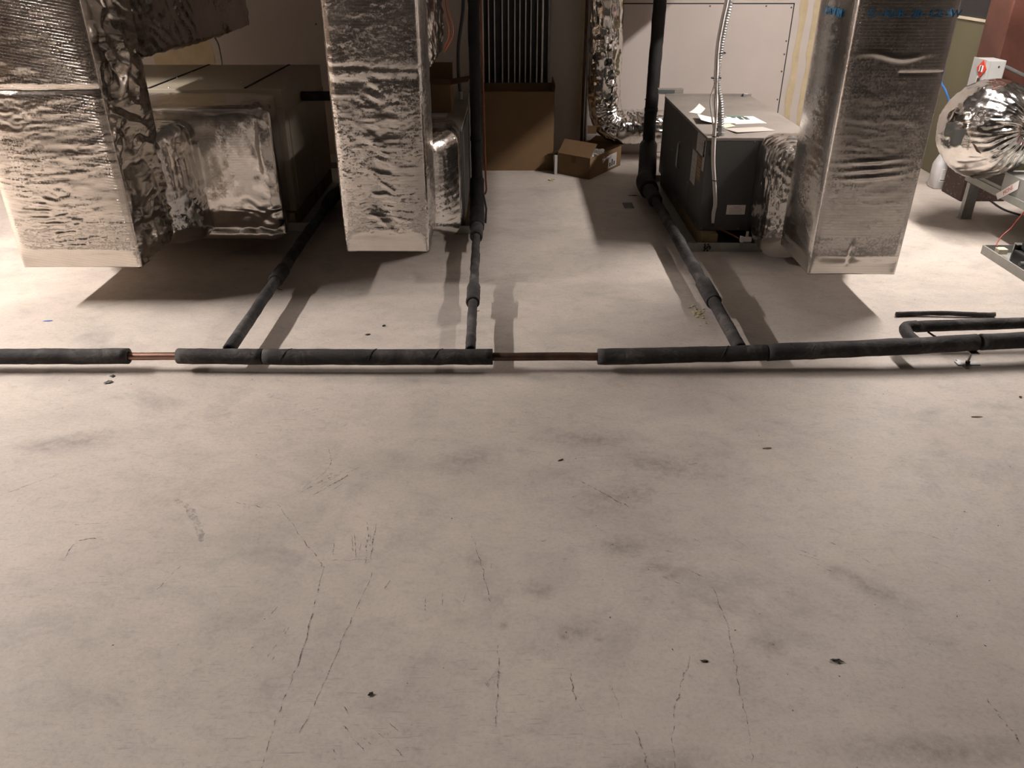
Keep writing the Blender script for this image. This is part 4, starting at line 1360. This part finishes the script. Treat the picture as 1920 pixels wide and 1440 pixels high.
o = obj('wire', T(smooth_path([(-2.30, 6.64, 1.30), (-2.27, 6.60, 0.95), (-2.20, 6.48, 0.86), (-2.10, 6.2, 0.79), (-2.0, 5.9, 0.72), (-1.97, 5.86, 0.4)], 8), 0.005, seg=6), 'black', None, smooth=True)
tag(o, 'thin dark wire hanging down the wall behind the beige cabinet', 'wire')

# ================================================================== BACK OF THE ROOM
carton('cardboard_box', 'tall brown carton standing open against the steel studs', -0.222, 0.312, 6.14, 6.58, 0.0005, 0.572, [('right', 4, 0.045)])
# a row of light steel studs standing behind it
names = ['first', 'second', 'third', 'fourth', 'fifth', 'sixth', 'seventh', 'eighth', 'ninth', 'tenth', 'eleventh']
xs = [-0.222, -0.180, -0.135, -0.077, -0.030, 0.018, 0.056, 0.100, 0.140, 0.188, 0.226]
for k, x in enumerate(xs):
    w = (xs[k + 1] - x if k < 10 else 0.05) - 0.004
    z1, y = 2.95, 6.60
    t = thing('steel_stud', names[k] + ' thin steel stud from the left, standing behind the tall carton', 'steel stud', (x + w / 2, y + 0.03, 0.0005), 'steel studs behind the tall carton')
    obj('web', B(((x, y + 0.055, 0.0005), (x + w, y + 0.057, z1)), ((x, y + 0.002, 0.0005), (x + 0.0015, y + 0.055, z1)), ((x + w - 0.0015, y + 0.012, 0.0005), (x + w, y + 0.055, z1))), 'shadesteel', t)
    obj('flange', B(((x, y, 0.0005), (x + (0.0075 if k < 10 else 0.013), y + 0.002, z1))), 'litsteel', t)
for k, (x, mat_) in enumerate(((0.280, 'galv'), (0.565, 'dcopper'), (0.592, 'galv'))):
    o = obj('wall_pipe', T(lin((x, 6.66, 0.001), (x, 6.66, 3.09), 6), 0.0115 if k else 0.013, seg=12), mat_, None, smooth=True)
    tag(o, ('pale round pipe right of the steel studs', 'dark thin pipe on the wall left of the round foil duct', 'pale thin pipe on the wall next to the round foil duct')[k], 'pipe')

# small open carton, turned
sb = thing('cardboard_box', 'low open brown carton on the floor beside the tall one', 'cardboard box', (0.595, 6.09, 0.0005))
A, Bp, Cp = Vector((0.342, 6.056, 0)), Vector((0.567, 5.867, 0)), Vector((0.846, 6.308, 0))
Dp = A + (Cp - Bp) * 1.0
up = Vector((0, 0, 0.15))


def wall_of(p, q, h, th=0.005, name='wall', mat='card'):
    d = (q - p).normalized()
    n = Vector((-d.y, d.x, 0))
    p, q = p + Vector((0, 0, 0.0005)), q + Vector((0, 0, 0.0005))
    return obj(name, prism([p, q, q + h, p + h], th, n), mat, sb)


wall_of(A, Bp, up, name='front_wall')
wall_of(Bp, Cp, up, name='side_wall')
wall_of(Cp, Dp, up, name='back_wall')
wall_of(Dp, A, up, name='side_wall')
obj('bottom', prism([p + Vector((0, 0, 0.001)) for p in (A, Bp, Cp, Dp)], 0.004, (0, 0, 1)), 'card', sb)
dv = (Cp - Bp).normalized()
nv = (Bp - A).normalized()
obj('flap', prism([A + up, Bp + up, Bp + up + dv * 0.10 + Vector((0, 0, 0.085)), A + up + dv * 0.10 + Vector((0, 0, 0.085))], 0.004, (0, 0, 1)), 'card', sb)
obj('flap', prism([A + up, Dp + up, Dp + up - nv * 0.10 - Vector((0, 0, 0.025)), A + up - nv * 0.10 - Vector((0, 0, 0.025))], 0.004, (0, 0, 1)), 'cardin', sb)
obj('flap', prism([Cp + up, Dp + up, Dp + up + dv * 0.10 + Vector((0, 0, 0.02)), Cp + up + dv * 0.10 + Vector((0, 0, 0.02))], 0.004, (0, 0, 1)), 'cardin', sb)
q0 = Bp + dv * 0.30 + nv * 0.002
lb = obj('label', prism([q0 + Vector((0, 0, 0.02)), q0 + dv * 0.14 + Vector((0, 0, 0.02)), q0 + dv * 0.14 + Vector((0, 0, 0.12)), q0 + Vector((0, 0, 0.12))], 0.001, nv), 'dustpaper', sb)
for k in range(3):
    a = q0 + dv * (0.02 + 0.035 * k) + nv * 0.0012
    obj('print_block', prism([a + Vector((0, 0, 0.03)), a + dv * 0.02 + Vector((0, 0, 0.03)), a + dv * 0.02 + Vector((0, 0, 0.06 + 0.02 * (k % 2))), a + Vector((0, 0, 0.06 + 0.02 * (k % 2)))], 0.0006, nv), 'black_ink', lb)
fm_ = A.lerp(Bp, 0.5) - dv * 0.0012
obj('tape_mark', prism([fm_ - nv * 0.02 + Vector((0, 0, 0.10)), fm_ + nv * 0.02 + Vector((0, 0, 0.10)), fm_ + nv * 0.02 + Vector((0, 0, 0.145)), fm_ - nv * 0.02 + Vector((0, 0, 0.145))], 0.0008, -dv), 'cardin', sb)
# clear wrap lying in it
bm = bmesh.new()
bmesh.ops.create_icosphere(bm, subdivisions=4, radius=1.0)
for v in bm.verts:
    n = float(fbm(v.co.x * 3, v.co.y * 3, v.co.z * 3, 5, 3))
    v.co = Vector((v.co.x * 0.10, v.co.y * 0.13, v.co.z * 0.055)) * (1 + 0.28 * n)
    v.co = Matrix.Rotation(-0.5, 3, 'Z') @ v.co + Vector((0.62, 6.13, 0.10))
o = obj('plastic_wrap', bm, 'plastic', None, smooth=True)
tag(o, 'crumpled clear plastic wrap lying in the low open carton', 'plastic wrap')
o = obj('paper_bundle', B(((0.318, 6.02, 0.0005), (0.338, 6.12, 0.135))), 'dustpaper', None)
tag(o, 'pale flat packet standing between the two cartons', 'packet')

# round foil duct with an elbow behind the right riser
fd = thing('round_duct', 'round foil sleeved duct on the back wall, bending right near the floor', 'duct', (0.72, 6.42, 0.15))
P = [(0.665, 6.42, 2.9), (0.675, 6.42, 2.0), (0.683, 6.42, 1.2), (0.695, 6.42, 0.75), (0.705, 6.42, 0.48), (0.745, 6.41, 0.33), (0.84, 6.40, 0.275), (1.0, 6.40, 0.275), (1.3, 6.42, 0.28)]
PP = smooth_path(P, 26)


def rd_r(f, L, a):
    return 0.120 + 0.010 * float(fbm(L * 10, math.cos(a) * 1.5, math.sin(a) * 1.5, 31, 2)) + 0.010 * (float(ridge(fbm(L * 26, math.cos(a) * 2.2, math.sin(a) * 2.2, 33, 2), 2)) - 0.4) + 0.006 * (float(ridge(vnoise(math.cos(a) * 6, math.sin(a) * 6, L * 5, 37), 2)) - 0.4)


obj('foil_sleeve', tube(bmesh.new(), PP, 0.12, seg=64, rfun=rd_r), 'foil_s', fd, smooth=True)
obj('tape_piece', B(((0.575, 6.285, 0.245), (0.645, 6.29, 0.305))), 'card', fd)
# ================================================================== RIGHT END
gc = thing('steel_cabinet', 'olive green painted cabinet at the back right, behind the white jug', 'cabinet', (3.45, 6.1, 0))
obj('body', B(((3.15, 5.66, 0.0005), (3.80, 6.66, 1.055)), bevel=0.004), 'green', gc)
obj('top_rim', B(((3.14, 5.65, 1.058), (3.81, 6.67, 1.075))), 'cream', gc)
obj('dark_gap', B(((3.16, 5.67, 1.055), (3.79, 6.65, 1.058))), 'dark', gc)
o = obj('black_case', B(((3.15, 5.67, 1.0755), (3.8, 6.64, 1.34)), bevel=0.01), 'black', None)
tag(o, 'long black case lying on top of the green cabinet', 'case')
co = thing('steel_column', 'red oxide painted square steel column behind the foil bulb', 'column', (3.13, 5.42, 0))
obj('shaft', B(((3.0, 5.30, 0.36), (3.30, 5.56, ZC - 0.001)), bevel=0.012), 'redoxide', co)
obj('shaft_foot', B(((3.003, 5.295, 0.0005), (3.30, 5.56, 0.36)), bevel=0.006), 'spatter', co)['label'] = 'paint spattered foot'
o = obj('overhead_channel', B(((2.6, 5.0, 1.30), (4.3, 5.1, 1.36))), 'galv', None)
tag(o, 'grey steel channel crossing at the top right corner', 'channel')

dsw = thing('disconnect_switch', 'grey electrical disconnect box with a red diamond handle plate', 'switch box', (2.94, 5.28, 0.63))
obj('box', B(((2.885, 5.19, 0.63), (2.998, 5.345, 0.895)), bevel=0.004), 'discgrey', dsw)
obj('cover', B(((2.878, 5.188, 0.70), (2.885, 5.348, 0.898)), bevel=0.002), 'discgrey', dsw)
yc, zc = 5.222, 0.845
dm = obj('red_diamond', prism([(2.877, yc - 0.055, zc), (2.877, yc, zc + 0.05), (2.877, yc + 0.055, zc), (2.877, yc, zc - 0.05)], 0.004, (-1, 0, 0)), 'redplate', dsw)
obj('handle_slot', prism([(2.872, yc - 0.02, zc - 0.018), (2.872, yc - 0.02, zc + 0.018), (2.872, yc + 0.02, zc + 0.018), (2.872, yc + 0.02, zc - 0.018)], 0.002, (-1, 0, 0)), 'paper', dm)
obj('handle_bar', B(((2.868, yc - 0.004, zc - 0.017), (2.873, yc + 0.006, zc + 0.017))), 'black', dm)
obj('lever', B(((2.868, 5.216, 0.70), (2.877, 5.234, 0.79)), bevel=0.002), 'black', dsw)
obj('lever_guide', B(((2.874, 5.242, 0.70), (2.878, 5.254, 0.80))), 'cream', dsw)
obj('hasp', prism([(2.90, 5.187, 0.90 - 0.01), (2.985, 5.187, 0.89), (2.985, 5.187, 0.75), (2.945, 5.187, 0.72), (2.90, 5.187, 0.75)], 0.004, (0, -1, 0)), 'discgrey', dsw)
screws(dsw, [(2.955, 5.182, 0.86), (2.915, 5.182, 0.765), (2.945, 5.182, 0.765), (2.912, 5.182, 0.78)], 'y', 0.007, 'screwm')
o = obj('rigid_conduit', T(smooth_path([(2.998, 5.25, 0.865), (3.05, 5.24, 0.845), (3.2, 5.22, 0.785), (3.6, 5.2, 0.64)], 6), 0.0115, seg=12), 'galv', None, smooth=True)
tag(o, 'grey conduit sloping right from the disconnect box across the red column', 'conduit')
o = obj('blue_cable', T(smooth_path([(2.79, 5.55, 1.0), (2.80, 5.53, 0.80), (2.798, 5.52, 0.725), (2.83, 5.51, 0.68), (2.872, 5.5, 0.609), (2.932, 5.5, 0.514), (2.96, 5.5, 0.42)], 8), 0.0075, seg=8), 'bluewire', None, smooth=True)
tag(o, 'blue cable hanging in front of the green cabinet', 'cable')

# jug
jg = thing('plastic_jug', 'white plastic jug standing by the green cabinet and the column foot', 'jug', (3.02, 5.66, 0.0005))


def jug():
    bm = bmesh.new()
    prof = [(0.0, 0.0), (0.050, 0.0), (0.056, 0.006), (0.056, 0.155), (0.053, 0.170), (0.038, 0.225), (0.020, 0.258), (0.018, 0.275), (0.0, 0.275)]
    n = 28
    rings = []
    for r, z in prof:
        if r == 0:
            rings.append([bm.verts.new((3.02, 5.66, z + 0.0005))])
        else:
            ring = []
            for k in range(n):
                a = 2 * math.pi * k / n
                c, s = math.cos(a), math.sin(a)
                q = (abs(c) ** 4 + abs(s) ** 4) ** -0.25 if z < 0.18 else 1
                ring.append(bm.verts.new((3.02 + r * c * q, 5.66 + r * s * q, z + 0.0005)))
            rings.append(ring)
    for i in range(len(rings) - 1):
        a, b = rings[i], rings[i + 1]
        for k in range(n):
            if len(a) == 1:
                bm.faces.new((a[0], b[(k + 1) % n], b[k]))
            elif len(b) == 1:
                bm.faces.new((a[k], a[(k + 1) % n], b[0]))
            else:
                bm.faces.new((a[k], a[(k + 1) % n], b[(k + 1) % n], b[k]))
    return bm


obj('bottle', jug(), 'jug', jg, smooth=True)
obj('cap', T([(3.02, 5.66, 0.272), (3.02, 5.66, 0.292)], 0.021, seg=16), 'black', jg)
jl = obj('label', B(((2.995, 5.6005, 0.055), (3.060, 5.604, 0.140))), 'paper', jg)
for k in range(6):
    obj('print_line', B(((3.0, 5.5995, 0.128 - k * 0.010), (3.05 - 0.008 * (k % 2), 5.601, 0.131 - k * 0.010))), 'grey_ink', jl)
obj('print_line', B(((2.998, 5.5995, 0.062), (3.045, 5.601, 0.067))), 'black_ink', jl)
obj('handle', T(smooth_path([(3.066, 5.66, 0.21), (3.085, 5.66, 0.20), (3.085, 5.66, 0.14), (3.075, 5.66, 0.12)], 6), 0.009, seg=8), 'jug', jg, smooth=True)

# fourth unit: low grey cabinet on legs with the foil bulb
fu = thing('air_handler', 'low grey cabinet on galvanized legs at the right edge', 'air handler', (3.2, 4.55, 0))
obj('cabinet_body', B(((2.825, 4.12, 0.225), (3.6, 4.60, 0.37)), bevel=0.003), 'pan', fu)
obj('base_frame', B(((2.825, 4.602, 0.225), (3.6, 4.98, 0.285)), bevel=0.003), 'pan', fu)
obj('lower_flange', B(((2.818, 4.12, 0.225), (2.826, 4.98, 0.265))), 'pan', fu)
for (x, y) in ((2.845, 4.90), (2.845, 4.16), (3.55, 4.90), (3.55, 4.16)):
    s = 1 if y < 4.5 else -1
    obj('leg', B(((x - 0.032, y - 0.003, 0.0005), (x + 0.032, y, 0.224)), ((x - 0.032, y, 0.0005), (x - 0.029, y + 0.035, 0.224)), ((x - 0.04, y - 0.006, 0.0005), (x + 0.035, y + 0.04, 0.004))), 'galv', fu)
tp = obj('paper_tape', prism([(2.817, 4.615, 0.238), (2.817, 4.585, 0.212), (2.817, 4.43, 0.315), (2.817, 4.44, 0.362)], 0.001, (-1, 0, 0)), 'paper', fu)
mt = Matrix.Translation((2.8155, 4.512, 0.286)) @ Matrix.Rotation(-math.pi / 2, 4, 'Z') @ Matrix.Rotation(math.pi / 2, 4, 'X') @ Matrix.Rotation(0.68, 4, 'Z')
text_mesh('MONE', 0.032, mt, 'lettering', 'red_ink', tp, thick=0.0003)
obj('control_box', B(((2.88, 4.20, 0.37), (3.2, 4.44, 0.62)), bevel=0.003), 'pan', fu)

fb = thing('insulated_bulb', 'round bulging foil wrapped elbow gathered like a bag at right', 'duct', (2.73, 4.75, 0.29))
bm = bmesh.new()
nlat, nlon = 110, 200
ctr = Vector((2.745, 4.75, 0.575))
axis = (Vector((0.135, -0.30, 0.06))).normalized()       # where the wrap is gathered
u_ = axis.cross(Vector((0, 0, 1))).normalized()
w_ = axis.cross(u_)
th_ = np.linspace(0.02, math.pi - 0.01, nlat)
ph_ = np.linspace(0, 2 * math.pi, nlon, endpoint=False)
TH, PH = np.meshgrid(th_, ph_, indexing='ij')
wob = 0.5 * vnoise(np.cos(PH) * 2, np.sin(PH) * 2, TH * 2.2, 12)
cs, sn = np.cos(PH + wob * 0.3), np.sin(PH + wob * 0.3)
pl = ridge(fbm(cs * 6, sn * 6, TH * 0.5, 14, 2), 2) - 0.4
pl2 = ridge(fbm(cs * 2.6, sn * 2.6, TH * 3.0, 15, 3), 2) - 0.4
fade = np.clip(1.25 - TH / 1.9, 0.15, 1)
pl3 = ridge(fbm(cs * 15, sn * 15, TH * 0.8, 18, 2), 2) - 0.4
low = fbm(cs * 1.4, sn * 1.4, TH * 2.2, 19, 2)
R = 0.275 + 0.012 * pl * fade + 0.007 * pl3 * np.clip(1.3 - TH / 1.1, 0.1, 1) + 0.009 * low + 0.006 * pl2 - 0.10 * np.exp(-(TH / 0.22) ** 2)
rings = []
for i in range(nlat):
    ring = []
    for j in range(nlon):
        d = axis * math.cos(TH[i, j]) + (u_ * math.cos(PH[i, j]) + w_ * math.sin(PH[i, j])) * math.sin(TH[i, j])
        p = ctr + Vector((d.x * 0.97, d.y, d.z)) * float(R[i, j])
        ring.append(bm.verts.new(p))
    rings.append(ring)
for i in range(nlat - 1):
    for j in range(nlon):
        bm.faces.new((rings[i][j], rings[i][(j + 1) % nlon], rings[i + 1][(j + 1) % nlon], rings[i + 1][j]))
bm.faces.new(rings[0])
bm.faces.new(rings[-1][::-1])
obj('foil_wrap', bm, 'foil_s', fb, smooth=True)
pp = ctr + axis * 0.20
bm = bmesh.new()
bmesh.ops.create_icosphere(bm, subdivisions=3, radius=0.03)
for v in bm.verts:
    v.co = v.co * (1 + 0.45 * float(fbm(v.co.x * 60, v.co.y * 60, v.co.z * 60, 3, 2))) + pp
obj('gathered_knot', bm, 'foil_s', fb, smooth=True)
obj('red_tear', prism([(2.560, 4.555, 0.545), (2.578, 4.548, 0.535), (2.612, 4.525, 0.488), (2.590, 4.535, 0.498)], 0.004, (-0.5, -0.8, 0)), 'copper', fb)
obj('red_rag', prism([(2.90, 4.46, 0.60), (2.96, 4.46, 0.66), (2.99, 4.46, 0.60), (2.95, 4.46, 0.56)], 0.01, (0, -1, 0)), 'redplate', fb)

# pan, pump and wires at the right edge
p4 = drain_pan('galvanized drain pan at the right edge holding a black pump', 2.612, 3.5, 3.45, 4.265, 0.048)
pu = thing('condensate_pump', 'black pump sitting in the pan at the right edge', 'pump', (2.80, 4.02, 0.0045))
obj('tank', B(((2.695, 3.80, 0.0045), (2.95, 4.12, 0.075)), bevel=0.010), 'black', pu)
obj('motor_cover', B(((2.72, 3.90, 0.075), (2.93, 4.11, 0.15)), bevel=0.012), 'black', pu)
obj('steel_bracket', B(((2.70, 4.125, 0.0045), (2.93, 4.135, 0.10)), ((2.70, 4.10, 0.10), (2.93, 4.135, 0.104))), 'galv', pu)
obj('outlet', T([(2.705, 3.98, 0.04), (2.66, 3.98, 0.04)], 0.014, seg=12), 'scrap', pu)
f4 = thing('float_switch', 'cream float switch lying in the corner of the right edge pan', 'switch', (2.665, 4.20, 0.03))
obj('body', B(((2.650, 4.165, 0.026), (2.700, 4.210, 0.056)), bevel=0.004), 'cream', f4)
obj('clip', B(((2.616, 4.175, 0.0045), (2.65, 4.20, 0.03))), 'galv', f4)


def wire(name, pts, r, mat, label):
    o = obj(name, T(smooth_path(pts, 8), r, seg=8), mat, None, smooth=True)
    tag(o, label, 'wire')


wire('red_wire', [(2.655, 4.20, 0.058), (2.66, 4.22, 0.075), (2.70, 4.26, 0.10), (2.75, 4.28, 0.14), (2.775, 4.275, 0.20), (2.80, 4.27, 0.26)], 0.0035, 'redwire', 'red wire looping from the cream float switch up to the right')
wire('white_wire', [(2.85, 4.08, 0.56), (2.79, 4.06, 0.45), (2.765, 4.06, 0.36), (2.755, 4.06, 0.27), (2.775, 4.07, 0.21), (2.80, 4.08, 0.17), (2.79, 4.09, 0.15)], 0.0042, 'cable', 'white wire hanging in a long bow left of the yellow one')
wire('white_wire', [(2.87, 4.07, 0.33), (2.845, 4.07, 0.28), (2.815, 4.075, 0.22), (2.825, 4.08, 0.18), (2.83, 4.085, 0.15)], 0.0042, 'cable', 'short white wire twisting into the black pump')
wire('yellow_wire', [(2.88, 4.05, 0.60), (2.79, 4.04, 0.55), (2.765, 4.04, 0.47), (2.80, 4.04, 0.40), (2.88, 4.04, 0.37)], 0.0042, 'yellowwire', 'yellow wire curving at the right edge')
wire('black_cable', [(3.28, 5.5, 0.006), (3.233, 5.424, 0.006), (3.193, 5.206, 0.006), (3.188, 5.072, 0.006), (3.23, 4.96, 0.006)][1:], 0.0065, 'black', 'black cable snaking over the floor beneath the low cabinet')

# ================================================================== LITTER
def lump(name, x, y, sx, sy, sz, rot, mat, label, cat, seed):
    bm = bmesh.new()
    bmesh.ops.create_icosphere(bm, subdivisions=2, radius=1.0)
    for v in bm.verts:
        n = float(fbm(v.co.x * 2, v.co.y * 2, v.co.z * 2, seed, 2))
        v.co = Vector((v.co.x * sx * (1 + 0.7 * n), v.co.y * sy * (1 + 0.9 * float(fbm(v.co.x * 3, v.co.y * 3, 1.1, seed + 3, 2))), v.co.z * sz * (0.8 + 0.6 * n)))
        v.co = Matrix.Rotation(rot, 3, 'Z') @ v.co + Vector((x, y, sz * 0.95))
    o = obj(name, bm, mat, None)
    tag(o, label, cat)


lump('wood_chip', 0.867, 2.286, 0.016, 0.003, 0.002, 0.1, 'chip', 'brown wood splinter on the open floor right of centre', 'splinter', 1)
lump('wood_chip', 1.686, 2.493, 0.018, 0.003, 0.002, 0.0, 'chip', 'brown wood splinter on the floor near the right edge', 'splinter', 2)
lump('dark_chip', 0.163, 2.215, 0.009, 0.003, 0.002, 0.6, 'grit', 'small black sliver on the floor at mid frame', 'chip', 3)
lump('dirt_clump', 0.776, 1.361, 0.013, 0.006, 0.003, -0.1, 'grit', 'dark dirt clump low on the floor at right', 'dirt', 4)
lump('dirt_clump', 0.459, 1.361, 0.008, 0.003, 0.002, -0.1, 'grit', 'flat dirt fleck left of the larger clump', 'dirt', 5)
lump('dirt_clump', -0.323, 1.264, 0.005, 0.004, 0.003, 0.6, 'grit', 'dark dirt clump low on the floor left of centre', 'dirt', 6)
lump('foam_crumb', -1.582, 2.755, 0.018, 0.010, 0.004, 0.4, 'scrap', 'grey foam crumb in front of the bare copper, nearer the viewer', 'crumb', 7)
lump('foam_crumb', -1.590, 2.806, 0.008, 0.007, 0.004, 0.4, 'scrap', 'small grey foam crumb just behind the larger one', 'crumb', 8)
lump('foam_crumb', -0.634, 3.194, 0.011, 0.005, 0.003, 0.2, 'grit', 'dark crumb on the lit floor between left and middle branch pipes', 'crumb', 9)
lump('foam_crumb', -0.576, 3.284, 0.006, 0.005, 0.004, 0.2, 'grit', 'small dark crumb farther back between left and middle branch pipes', 'crumb', 10)
lump('foam_crumb', -1.98, 4.03, 0.008, 0.006, 0.004, 0.2, 'chip', 'reddish crumb on the shadow edge under the left duct', 'crumb', 12)
lump('blue_shred', -2.119, 3.343, 0.016, 0.004, 0.002, 0.1, 'bluewire', 'thin blue shred on the floor at the far left', 'shred', 13)
lump('grit_fleck', 1.928, 2.638, 0.005, 0.004, 0.003, 0, 'grit', 'black fleck on the floor at the right edge', 'fleck', 14)
o = obj('flat_scrap', B(((0.735, 5.14, 0.0005), (0.80, 5.26, 0.003)), bevel=0.001, seg=1), 'scrap', None)
tag(o, 'dark flat tag lying on the floor left of the right branch pipe', 'scrap')
lump('dark_sliver', 0.836, 5.44, 0.035, 0.008, 0.003, 0.0, 'grit', 'dark sliver on the floor just beyond the flat tag', 'sliver', 15)
o = obj('plaster_curl', T([(0.293 + 0.022 * math.cos(a), 5.852 + 0.022 * math.sin(a), 0.004) for a in [0.4 + 5.0 * i / 16 for i in range(17)]], 0.0035, seg=6), 'crumb', None, smooth=True)
tag(o, 'pale ring shaped shaving on the floor before the tall carton', 'shaving')
bm = bmesh.new()
for k in range(46):
    x, y = random.gauss(0.87, 0.018), random.gauss(3.44, 0.06)
    r = random.uniform(0.002, 0.006)
    bmesh.ops.create_icosphere(bm, subdivisions=1, radius=r, matrix=Matrix.Translation((x, y, r * 0.6)) @ Matrix.Diagonal((1.4, 1, 0.6, 1)))
o = obj('plaster_crumbs', bm, 'crumb', None)
tag(o, 'scatter of pale yellow crumbs beside the right branch pipe collar', 'crumbs', kind='stuff')
bm = bmesh.new()
for k in range(300):
    x, y = random.uniform(-2.4, 2.3), random.uniform(1.05, 4.2)
    r = random.uniform(0.0004, 0.0013)
    bmesh.ops.create_icosphere(bm, subdivisions=1, radius=r, matrix=Matrix.Translation((x, y, r * 0.5)) @ Matrix.Rotation(random.uniform(0, 3), 4, 'Z') @ Matrix.Diagonal((random.uniform(1, 3.5), 1, 0.6, 1)))
o = obj('floor_grit', bm, 'grit', None)
tag(o, 'fine dark grit scattered over the whole concrete floor', 'grit', kind='stuff')
